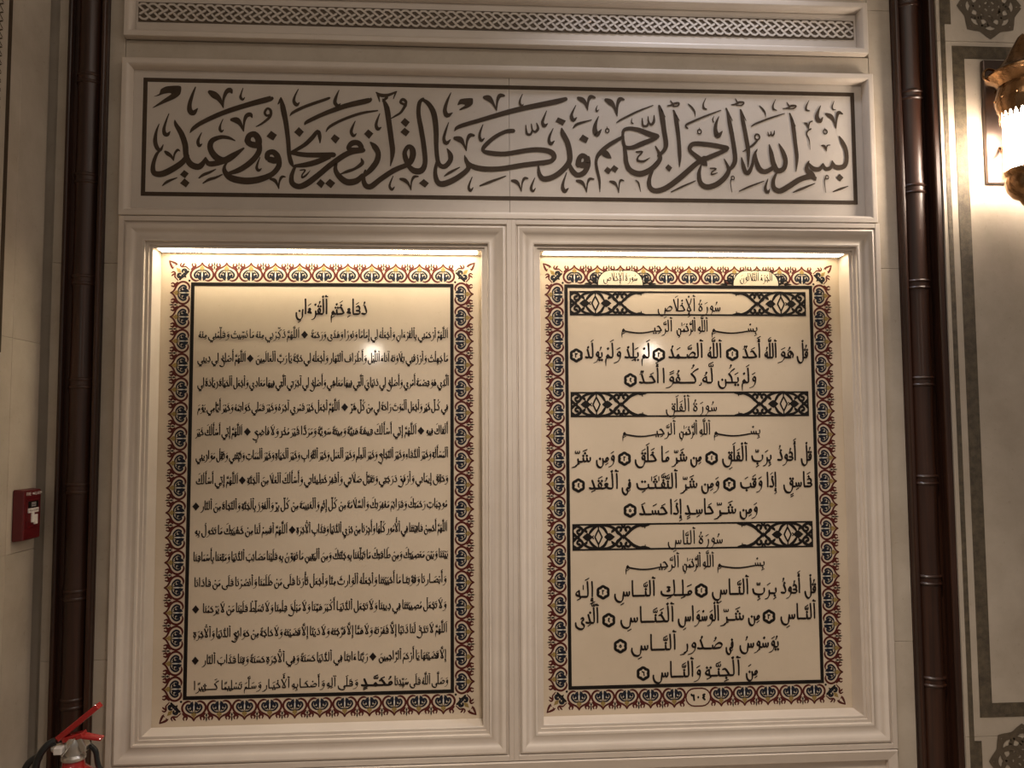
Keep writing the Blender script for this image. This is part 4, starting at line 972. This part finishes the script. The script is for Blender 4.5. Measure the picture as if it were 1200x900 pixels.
def heading(x0, x1, z0, z1, key):
    ink = Ink(); zc = (z0 + z1) / 2; q = 0.000407
    for a, b in ((z0, z0 + 0.0048), (z1 - 0.0048, z1)): ink.poly([(x0, a), (x1, a), (x1, b), (x0, b)], 4)
    for a in (x0, x1 - 0.0045): ink.poly([(a, z0), (a + 0.0045, z0), (a + 0.0045, z1), (a, z1)], 4)
    for X, sx in ((x0, 1), (x1, -1)):
        for sz in (1, -1):
            def L(pts, m=4, n=3): ink.ribbon([(X + sx * a * q, zc + sz * b * q * 1.0, w * 1.6 * q) for a, b, w in pts], m, n)
            def B(pts, m=4): ink.poly([(X + sx * a * q, zc + sz * b * q) for a, b in pts], m)
            L([(8, 78, 8), (48, 72, 12), (72, 52, 12), (66, 28, 11), (42, 24, 10), (34, 42, 10), (50, 50, 13)])
            L([(6, 30, 10), (30, 4, 12), (46, 0, 10)]); B([(8, 0), (30, 8), (8, 30)]); B([(8, 84), (8, 50), (26, 62), (50, 84)])
            L([(30, 0, 9), (62, 22, 10), (84, 52, 11), (120, 72, 11), (185, 84, 10)])
            L([(185, 84, 9), (150, 60, 12), (128, 36, 11), (118, 18, 6)]); L([(185, 52, 7), (172, 26, 7), (160, 0, 7)])
            L([(185, 84, 9), (222, 62, 12), (240, 36, 11), (250, 18, 6)]); L([(185, 52, 7), (198, 26, 7), (210, 0, 7)])
            L([(185, 84, 10), (250, 78, 11), (300, 56, 13), (335, 20, 12), (362, 0, 11), (400, 32, 12), (436, 62, 14), (480, 78, 12), (505, 72, 10), (545, 82, 8)])
            L([(345, 14, 8), (322, 26, 11), (312, 52, 11), (328, 68, 11), (348, 58, 11), (342, 42, 12)]); L([(380, 14, 8), (402, 30, 11), (412, 54, 11), (396, 69, 11), (376, 58, 11), (382, 42, 12)])
            L([(348, 84, 5), (362, 66, 12), (376, 84, 5)]); B([(352, 0), (362, 22), (372, 0)])
            L([(300, 50, 10), (285, 40, 12), (278, 30, 5)]); L([(85, 50, 10), (98, 40, 12), (104, 30, 5)])
            B([(70, 0), (90, 18), (108, 29), (126, 18), (146, 0)], 4); B([(224, 0), (243, 18), (262, 29), (281, 18), (302, 0)], 4); B([(84, 0), (108, 20), (132, 0)], 3); B([(238, 0), (262, 20), (286, 0)], 3)
            L([(140, 0, 5), (150, 10, 5)]); B([(500, 84), (510, 74), (545, 78), (570, 84)]); L([(516, 74, 6), (516, 58, 4)])
            L([(185, 84, 8), (185, 54, 5)])
    r = print_obj('heading_box', ink, YP, PM, RP); return r
heading(0.3030, 1.0068, 1.8345, 1.9063, 0); heading(0.3025, 1.0068, 1.5388, 1.6120, 1); heading(0.3035, 1.0078, 1.1585, 1.2340, 2)
for k in range(3): text_obj(('H', k), RP, 'heading_text')

def cartouche(x0, x1, z0, z1, key, name='cartouche'):
    ink = Ink(); w = x1 - x0; h = z1 - z0; xc = (x0 + x1) / 2
    def arch(d):
        r = h * 0.95; p = [(x0 - d, z0 - 0.003)]
        for k in range(7):
            a = math.pi - k * math.pi / 12; p.append((x0 - d + r + (r) * math.cos(a), z0 + (h + d) * math.sin(a)))
        for k in range(7):
            a = math.pi / 2 - k * math.pi / 12; p.append((x1 + d - r + r * math.cos(a), z0 + (h + d) * math.sin(a)))
        p.append((x1 + d, z0 - 0.003)); return p
    ink.poly(arch(0.0022), 4); ink.poly(arch(0), 5)
    for s, X in ((-1, x0), (1, x1)):
        def L(pts, m=4): ink.ribbon([(X + s * a * 0.001, z0 + b * 0.001, c * 0.0013) for a, b, c in pts], m, 3)
        L([(2, 0, 4), (-1, 12, 3.6), (3, 22, 3.4), (10, 27, 3), (16, 23, 2.6), (14, 17, 2.6), (9, 18, 2.8)]); L([(4, 2, 5), (12, 5, 4.5), (18, 11, 3.6), (25, 12, 3), (27, 6, 3), (22, 4, 3)])
        L([(20, 0, 4), (34, 1, 3.4), (40, 0, 1)]); L([(14, 3, 3), (10, 9, 4), (5, 12, 3)])
    return print_obj(name, ink, YP - 0.0003, PM, RP)
cartouche(0.3870, 0.5185, 1.9275, 1.9665, 0); cartouche(0.7900, 0.9250, 1.9275, 1.9680, 1)
text_obj(('C', 0), RP, 'cartouche_text').location.y = -0.0005
text_obj(('C', 1), RP, 'cartouche_text').location.y = -0.0005
ink = Ink(); zc = 0.7415; xc = 0.6590
def pill(w, h): return [(xc + s * (w - h) + h * math.cos(t), zc + h * math.sin(t)) for s, t0 in ((1, -math.pi / 2), (-1, math.pi / 2)) for t in [t0 + k * math.pi / 8 for k in range(9)]]
ink.poly(pill(0.0375, 0.0265), 1); p2 = pill(0.0335, 0.0225); ink.poly(p2, 5)
for k, c in enumerate('604'): numeral(ink, c, xc - 0.0155 + 0.0155 * k, zc, 0.0052, 6, 1.1)
print_obj('page_number', ink, YP - 0.0002, PM[:5] + [M_PANEL, M_BLACK], RP)

# ---------------------------------------------------------------- calligraphy band above
CP = empty('calligraphy_panel', (0.125, YW, 2.118)); tag(CP, 'wide pale stone panel inlaid with large flowing dark Arabic calligraphy above both niches', 'panel')
slab('panel_slab', -0.940, 0.1262, 2.0955, 2.533, YW, 0.09, M_CAL, CP, 0.0004); slab('panel_slab', 0.1272, 1.188, 2.0955, 2.533, YW, 0.09, M_CAL, CP, 0.0004)
rect_line(-0.8925, 1.1440, 2.1540, 2.4885, 0.0115, YW, 0.0008).build('border_line', M_INLAY, CP)
PIECES = []
def pick(q):
    PIECES.append(Ink()); return PIECES[-1]
calligraphy(None, CALLI, pick)
for k, p in enumerate(PIECES): print_obj('inlaid_stroke', p, YW - 4e-6 * k, [M_INLAY], CP, 0.0007)
CPROF = [(0.0, 2.1395), (0.0, 2.134), (0.002, 2.128), (0.005, 2.1205), (0.008, 2.1175), (0.012, 2.115), (0.0225, 2.115), (0.024, 2.1165), (0.024, 2.1395)]
def plate_frame(x0, x1, z0, z1, label):
    """outer size given"""
    t = empty('stone_frame', ((x0 + x1) / 2, YW, z0)); tag(t, label, 'frame', 'raised stone frames above the niches'); u = 0.024
    frame_mb(x0 + u, x1 - u, z0 + u, z1 - u, CPROF).build('moulding', M_MOULD, t, 0, True); return t
plate_frame(-0.942, 1.190, 2.0935, 2.535, 'raised plain stone frame around the large calligraphy panel')
plate_frame(-0.940, 1.180, 2.597, 2.750, 'raised stone frame around the narrow braided strip at the top')
# lower dado panel frame, just in view
t = empty('dado_panel', (0.125, YW, 0.20)); tag(t, 'sunken stone dado panel below both niches at the bottom edge', 'panel')
frame_mb(-0.905, 1.160, 0.24, 0.586, [(0.0, 2.1225), (0.003, 2.112), (0.0275, 2.108), (0.0285, 2.11), (0.0285, 2.1225)]).build('moulding', M_MOULD, t, 0, False)
slab('panel_slab', -0.932, 1.186, 0.22, 0.6135, 2.123, 0.1, M_MOULD, t)

# braided strip
BR = empty('braided_strip', (0.12, YW, 2.64)); tag(BR, 'long narrow strip of carved braid pattern along the top of the wall', 'strip')
slab('panel_slab', -0.938, 1.178, 2.599, 2.748, YW + 0.0005, 0.09, M_MOULD, BR)
X0, X1, Z0, Z1 = -0.9105, 1.1490, 2.6490, 2.7060
MB().box(X0, X1, YW - 0.001, YW, Z0, Z1).build('strip_ground', M_BRAID, BR)
NB = 79; pw = (X1 - X0 - 0.006) / NB; hh = Z1 - Z0 - 0.008
def link_mesh(segs):
    bi = Ink()
    for seg in segs: bi.ribbon([(a * pw, b * hh, 0.0058) for a, b in seg], 0, 1, True)
    v = []; f = []
    for q in bi.f:
        b = len(v); n = len(q); e = 2e-6 * (len(f) % 31); v += [(bi.v[i][0], -0.003 - e, bi.v[i][1]) for i in q] + [(bi.v[i][0], 0, bi.v[i][1]) for i in q]
        f.append(tuple(b + k for k in range(n)))
        for k in range(n): f.append((b + k, b + n + k, b + n + (k + 1) % n, b + (k + 1) % n))
    me = mesh(v, f, 'strap'); me.materials.append(M_CAL); return me
sa, sb, sc_ = [(-0.02, 0.84), (0.2, 0.95), (0.62, 0.95), (1.45, 0.60)], [(0.10, 0.36), (0.95, 0.64)], [(0.66, 0.40), (1.32, 0.07), (1.68, 0.04), (1.92, 0.14)]
full = link_mesh([sa, sb, sc_])
for k in range(-1, NB):
    me = full
    if k == -1: me = link_mesh([[(1.08, 0.76), (1.45, 0.60)], [(1.08, 0.18), (1.32, 0.07), (1.68, 0.04), (1.92, 0.14)]])
    if k == NB - 1: me = link_mesh([[(-0.02, 0.84), (0.2, 0.95), (0.62, 0.95), (0.92, 0.82)], sb, [(0.66, 0.40), (0.94, 0.26)]])
    o = bpy.data.objects.new('strapwork_link', me); COL.objects.link(o); o.location = (X0 + 0.003 + pw * k, YW - 0.001 - 1e-5 * (k % 3), Z0 + 0.004)
    o.parent = BR; o.matrix_parent_inverse = Matrix.Translation(-BR.location)

# ---------------------------------------------------------------- right pier
PX0, PX1, PY = 1.3655, 1.6875, 2.08
wr = MB().box(PX0 + 0.004, 2.10, PY + 0.004, 2.235, 0.18, 3.6).build('wall_right', M_WALL); tag(wr, kind='structure')
for z0, z1 in ((0.18, 0.6555), (0.6565, 2.6200), (2.6210, 3.6)):
    MB().box(PX0, PX1, PY, PY + 0.02, z0, z1).build('stone_slab', M_WALL, wr, 0.0008)
MB().box(PX1 + 0.002, 2.1, PY, PY + 0.02, 0.18, 3.6).build('stone_slab', M_WALL, wr, 0.0008)
def band(name, polys):
    ink = Ink()
    for p in polys: ink.poly(p, 0)
    v = []; f = []
    for q in ink.f:
        b = len(v); n = len(q); v += [(ink.v[i][0], PY - 0.0012, ink.v[i][1]) for i in q] + [(ink.v[i][0], PY + 0.001, ink.v[i][1]) for i in q]
        f.append(tuple(b + k for k in range(n)))
        for k in range(n): f.append((b + k, b + n + k, b + n + (k + 1) % n, b + (k + 1) % n))
    return link(name, mesh(v, f, name), M_BAND, wr)
def rc(a, b, c, d): return [(a, c), (b, c), (b, d), (a, d)]
for s in (0, 1):
    def mx(a, b, c, d): return rc(a, b, c, d) if not s else rc(2 * 1.5265 - b, 2 * 1.5265 - a, c, d)
    band('narrow_band', [mx(1.3758, 1.3892, 0.6450, 2.6710)]); band('narrow_band', [mx(1.3758, 1.4085, 2.6710, 3.55)]); band('narrow_band', [mx(1.3758, 1.4095, 0.22, 0.6450)])
a0, a1 = 1.4085, 1.4440; b0, b1 = 2 * 1.5265 - a1, 2 * 1.5265 - a0
band('wide_band', [rc(a0, b1, 2.5690, 2.6065)]); band('wide_band', [rc(a0, b1, 0.7075, 0.7455)])
band('wide_band', [rc(a0, a1, 0.7455, 2.5690)]); band('wide_band', [rc(b0, b1, 0.7455, 2.5690)])
def medallion(cx, cz, R):
    ink = Ink(); w = 0.0124
    pts = [(cx + R * 0.60 * (1 + 0.36 * math.cos(8 * t / 3)) * math.cos(t), cz + R * 0.60 * (1 + 0.36 * math.cos(8 * t / 3)) * math.sin(t), w) for t in [6 * math.pi * k / 144 for k in range(145)]]
    ink.ribbon(pts, 0, 1, False)
    pts = [(cx + R * 0.44 * (1 + 0.5 * math.cos(8 * t / 3 + math.pi)) * math.cos(t), cz + R * 0.44 * (1 + 0.5 * math.cos(8 * t / 3 + math.pi)) * math.sin(t), w * .8) for t in [6 * math.pi * k / 144 for k in range(145)]]
    ink.ribbon(pts, 0, 1, False)
    pts = [(cx + R * 0.22 * (1 + 0.7 * math.cos(4 * t / 3)) * math.cos(t), cz + R * 0.22 * (1 + 0.7 * math.cos(4 * t / 3)) * math.sin(t), w * .75) for t in [6 * math.pi * k / 96 for k in range(97)]]
    ink.ribbon(pts, 0, 1, False)
    pts = []
    for k in range(8):
        a = k * math.pi / 4
        for u in range(6):
            t = a + u * math.pi / 24; d = abs(u - 3) / 3.0; rr = 0.80 + 0.17 * (d ** 1.6) if u else 0.97
            pts.append((cx + R * rr * math.cos(t), cz + R * rr * math.sin(t), w))
    ink.ribbon(pts + [pts[0]], 0, 1, False)
    v = []; f = []
    for q in ink.f:
        b = len(v); n = len(q); v += [(ink.v[i][0], PY - 0.0012 - 3e-6 * (len(f) % 97), ink.v[i][1]) for i in q]; f.append(tuple(b + k for k in range(n)))
    return link('knot_medallion', mesh(v, f, 'knot'), M_INLAY2, wr)
medallion(1.5265, 2.7275, 0.0955); medallion(1.5265, 0.5900, 0.0955)

# ---------------------------------------------------------------- wall lamp on the right pier
sc = empty('wall_lamp', (1.5265, PY, 2.38)); tag(sc, 'brass wall lantern with glowing frosted cylinder on the right pier', 'lamp')
MB().box(1.4895, 1.5635, PY - 0.016, PY - 0.0016, 2.197, 2.560).build('back_plate', M_BRONZE, sc, 0.003)
c = (1.5265, 1.955, 0)
MB().lathe([(0.001, 2.368), (0.052, 2.368), (0.0555, 2.363), (0.0565, 2.20), (0.053, 2.187), (0.001, 2.185)], c, 40).build('glass_shade', M_GLASS, sc, 0, True)
MB().lathe([(0.060, 2.360), (0.064, 2.358), (0.066, 2.364), (0.071, 2.380), (0.073, 2.400), (0.068, 2.422), (0.064, 2.436), (0.070, 2.446), (0.086, 2.458), (0.0925, 2.463), (0.0925, 2.468), (0.084, 2.471), (0.068, 2.486), (0.046, 2.512), (0.026, 2.545), (0.012, 2.57), (0.001, 2.58)], c, 48).build('brass_cap', M_BRASS, sc, 0, True)
lm = MB()
for k in range(28):          # pierced crest hanging below the cap
    a = 2 * math.pi * k / 28; ca, sa = math.cos(a), math.sin(a); tx, ty = -sa, ca
    for (h0, w0), (h1, w1) in zip([(2.360, .0062), (2.353, .0055), (2.349, .0020), (2.345, .0042)], [(2.353, .0055), (2.349, .0020), (2.345, .0042), (2.338, .0006)]):
        r = 0.0635
        lm.add([(c[0] + r * ca + tx * w0, c[1] + r * sa + ty * w0, h0), (c[0] + r * ca - tx * w0, c[1] + r * sa - ty * w0, h0), (c[0] + r * ca - tx * w1, c[1] + r * sa - ty * w1, h1), (c[0] + r * ca + tx * w1, c[1] + r * sa + ty * w1, h1)], [(0, 1, 2, 3)])
lm.build('pierced_crest', M_BRASS, sc)
MB().lathe([(0.059, 2.200), (0.062, 2.194), (0.060, 2.186), (0.056, 2.180), (0.058, 2.165), (0.053, 2.145), (0.040, 2.126), (0.024, 2.117), (0.020, 2.108), (0.012, 2.098), (0.001, 2.094)], c, 40).build('bottom_cup', M_BRASS, sc, 0, True)
MB().tube([(1.5265, PY - 0.016, 2.46), (1.5265, 2.05, 2.475), (1.5265, 2.02, 2.50), (1.5265, 1.99, 2.505), (1.5265, 1.96, 2.49)], 0.007).build('arm', M_BRASS, sc, 0, True)
MB().tube([(1.5265, PY - 0.016, 2.30), (1.52, 2.04, 2.275), (1.50, 2.01, 2.29), (1.5265, 2.0, 2.33)], 0.004).build('arm', M_BRASS, sc, 0, True)
MB().tube([(1.470, 1.99, 2.490), (1.446, 1.985, 2.492), (1.430, 1.98, 2.480), (1.430, 1.98, 2.464), (1.448, 1.985, 2.458)], 0.0035, 8).build('scroll', M_BRASS, sc, 0, True)
for k in range(12):
    a = 2 * math.pi * k / 12 + 0.13
    MB().lathe([(0.0001, -0.004), (0.004, -0.001), (0.004, 0.001), (0.0001, 0.004)], (c[0] + 0.073 * math.cos(a), c[1] + 0.073 * math.sin(a), 2.398), 8).build('boss', M_BRASS, sc, 0, True)

# ---------------------------------------------------------------- lamps of the room behind the viewer (mirrored in the glossy panels)
for i, (x, y, z) in enumerate(((-0.86, -2.8, 2.24), (1.76, -2.8, 2.25))):
    t = empty('hanging_lamp', (x, y, z)); tag(t, 'lit globe lamp hanging behind the viewer, ' + ('left' if i == 0 else 'right') + ' one', 'lamp', 'hanging globe lamps')
    MB().lathe([(0.0001, -0.08), (0.05, -0.065), (0.078, -0.03), (0.082, 0), (0.078, 0.03), (0.05, 0.065), (0.0001, 0.08)], (x, y, z), 24).build('globe', M_GLOBE, t, 0, True)
    MB().lathe([(0.006, z + 0.07), (0.006, 3.6)], (x, y, 0), 8).build('rod', M_BRASS, t, 0, True)
    MB().lathe([(0.001, z + 0.095), (0.03, z + 0.09), (0.035, z + 0.07)], (x, y, 0), 16).build('cap', M_BRASS, t, 0, True)

# ---------------------------------------------------------------- fire alarm call point on the left pier
XA = -1.1348
fa = empty('fire_alarm_box', (XA, 2.055, 1.295)); tag(fa, 'small red manual fire alarm box mounted on the left pier wall', 'fire alarm')
AY0, AY1, AZ0, AZ1, AX = 2.012, 2.098, 1.2290, 1.3600, -1.1080
MB().add([(XA, AY0, AZ0), (XA, AY1, AZ0), (XA, AY1, AZ1), (XA, AY0, AZ1), (AX, AY0 + 0.004, AZ0 + 0.003), (AX, AY1 - 0.004, AZ0 + 0.003), (AX, AY1 - 0.004, AZ1 - 0.003), (AX, AY0 + 0.004, AZ1 - 0.003)],
         [(0, 3, 2, 1), (4, 5, 6, 7), (0, 1, 5, 4), (1, 2, 6, 5), (2, 3, 7, 6), (3, 0, 4, 7)]).build('housing', M_ALARM, fa, 0.004, False, 3)
cyy = (AY0 + AY1) / 2
def on_box(name, y0, y1, z0, z1, mat, d=0.002, b=0.0006): return MB().box(AX - 0.001, AX + d, y0, y1, z0, z1).build(name, mat, fa, b)
on_box('raised_panel', cyy - 0.028, cyy + 0.026, 1.262, 1.333, M_ALARM, 0.0015)
on_box('window', cyy - 0.023, cyy + 0.022, 1.312, 1.329, M_BLACK, 0.0025)
h = on_box('pull_handle', cyy - 0.024, cyy + 0.020, 1.300, 1.311, M_WHITE, 0.005)
tag(h, 'white T-shaped pull handle')
MB().box(AX - .001, AX + .005, cyy - 0.009, cyy + 0.001, 1.275, 1.300).build('handle_stem', M_WHITE, fa, 0.0008)
MB().box(AX - .001, AX + .004, cyy + 0.003, cyy + 0.019, 1.269, 1.294).build('handle_stem', M_WHITE, fa, 0.0008)
led = MB().lathe([(0.0001, AX + .003), (0.002, AX + .0025), (0.0025, AX)], (0, cyy, 1.3480), 10, 'x').build('indicator', M_WHITE, fa, 0, True)
def word(txt, y, z, size, mat):
    cu = bpy.data.curves.new('word', 'FONT'); cu.body = txt; cu.size = size; cu.align_x = 'CENTER'; cu.align_y = 'CENTER'
    tmp = bpy.data.objects.new('tmp', cu); COL.objects.link(tmp); dg = bpy.context.evaluated_depsgraph_get(); dg.update()
    me = bpy.data.meshes.new_from_object(tmp.evaluated_get(dg)); bpy.data.objects.remove(tmp)
    me.transform(Matrix(((0, 0, 1, AX + 0.0062), (1, 0, 0, y), (0, 1, 0, z), (0, 0, 0, 1))))
    o = link('lettering', me, mat, fa); return o
word('FIRE', cyy - 0.021, 1.3475, 0.0115, M_WHITE).location.x = -0.005
word('ALARM', cyy + 0.021, 1.3475, 0.0115, M_WHITE).location.x = -0.005
word('PULL DOWN', cyy - 0.002, 1.3055, 0.0068, M_ALARM).location.x = -0.001
for k in range(3): MB().box(AX + 0.0024, AX + 0.003, cyy - 0.010, cyy + 0.010, 1.316 + 0.004 * k, 1.3172 + 0.004 * k).build('lettering', M_WHITE, fa)

# ---------------------------------------------------------------- fire extinguisher standing at the left
EX, EY, EZ = -0.890, 1.85, 0.18
ex = empty('fire_extinguisher', (EX, EY, EZ)); tag(ex, 'red fire extinguisher with black hose standing at the bottom left', 'fire extinguisher')
MB().lathe([(0.001, 0.185), (0.066, 0.185), (0.070, 0.19), (0.070, 0.20), (0.070, 0.60), (0.069, 0.66), (0.062, 0.70), (0.048, 0.727), (0.030, 0.742), (0.024, 0.748), (0.022, 0.764), (0.001, 0.764)], (EX, EY, 0), 40).build('cylinder', M_EXT, ex, 0, True)
MB().lathe([(0.023, 0.762), (0.0255, 0.764), (0.0255, 0.770), (0.021, 0.774), (0.001, 0.774)], (EX, EY, 0), 24).build('neck_ring', M_CHROME, ex, 0, True)
MB().lathe([(0.019, 0.772), (0.017, 0.785), (0.019, 0.80), (0.014, 0.812), (0.001, 0.814)], (EX, EY, 0), 20).build('valve_body', M_CHROME, ex, 0, True)
MB().tube([(EX - 0.005, EY, 0.795), (EX - 0.030, EY - 0.004, 0.792), (EX - 0.044, EY - 0.006, 0.789)], 0.009, 10).build('outlet', M_CHROME, ex, 0, True)
MB().box(EX - 0.034, EX - 0.016, EY - 0.024, EY - 0.006, 0.781, 0.797).build('valve_nut', M_WHITE, ex, 0.002)
MB().add([(EX + 0.008, EY - 0.012, 0.812), (EX + 0.020, EY - 0.012, 0.816), (EX + 0.031, EY - 0.012, 0.795), (EX + 0.031, EY - 0.012, 0.781), (EX + 0.022, EY - 0.012, 0.779), (EX + 0.013, EY - 0.012, 0.796),
          (EX + 0.008, EY + 0.012, 0.812), (EX + 0.020, EY + 0.012, 0.816), (EX + 0.031, EY + 0.012, 0.795), (EX + 0.031, EY + 0.012, 0.781), (EX + 0.022, EY + 0.012, 0.779), (EX + 0.013, EY + 0.012, 0.796)],
         [(0, 1, 2, 3, 4, 5), (11, 10, 9, 8, 7, 6)] + [(k, 6 + k, 6 + (k + 1) % 6, (k + 1) % 6) for k in range(6)]).build('side_bracket', M_CHROME, ex, 0.002)
def bar(name, p0, p1, w0, w1, t, mat, yy=0.0):
    """channel-shaped lever from p0 to p1 in the x-z plane"""
    d = Vector((p1[0] - p0[0], 0, p1[1] - p0[1])).normalized(); n = Vector((-d.z, 0, d.x)); m = MB(); v = []
    for p, w in ((p0, w0), (p1, w1)):
        for sy in (-1, 1):
            for sn in (0, 1): v.append((p[0] + n.x * t * sn, EY + yy + sy * w / 2, p[1] + n.z * t * sn))
    m.add(v, [(0, 1, 3, 2), (4, 6, 7, 5), (0, 4, 5, 1), (2, 3, 7, 6), (0, 2, 6, 4), (1, 5, 7, 3)])
    return m.build(name, mat, ex, 0.0022, False, 3)
bar('squeeze_lever', (EX - 0.028, 0.806), (EX + 0.058, 0.876), 0.030, 0.024, 0.013, M_EXT)
bar('carry_handle', (EX - 0.020, 0.802), (EX + 0.024, 0.812), 0.026, 0.026, 0.012, M_EXT)
bar('carry_handle', (EX + 0.020, 0.811), (EX + 0.062, 0.803), 0.026, 0.020, 0.007, M_EXT)
MB().tube([(EX + 0.010, EY - 0.018, 0.815), (EX - 0.002, EY - 0.020, 0.798), (EX - 0.016, EY - 0.022, 0.778)], 0.0018, 8).build('safety_pin', M_CHROME, ex, 0, True)
MB().tube([(EX - 0.040, EY - 0.004, 0.806), (EX - 0.052, EY - 0.01, 0.800), (EX - 0.066, EY - 0.016, 0.780), (EX - 0.074, EY - 0.018, 0.745), (EX - 0.076, EY - 0.018, 0.66), (EX - 0.078, EY, 0.50), (EX - 0.082, EY + 0.01, 0.42)], 0.0078, 12).build('hose', M_RUBBER, ex, 0, True)
MB().tube([(EX - 0.070, EY + 0.002, 0.770), (EX - 0.084, EY - 0.002, 0.768), (EX - 0.100, EY - 0.006, 0.752), (EX - 0.104, EY - 0.008, 0.72), (EX - 0.104, EY - 0.008, 0.60), (EX - 0.094, EY + 0.004, 0.46), (EX - 0.082, EY + 0.010, 0.42)], 0.0075, 12).build('hose', M_RUBBER, ex, 0, True)
MB().tube([(EX + 0.024, EY + 0.012, 0.790), (EX + 0.042, EY + 0.012, 0.775), (EX + 0.050, EY + 0.012, 0.74), (EX + 0.0770, EY + 0.010, 0.69), (EX + 0.079, EY + 0.008, 0.60)], 0.006, 12).build('hose_clip', M_RUBBER, ex, 0, True)
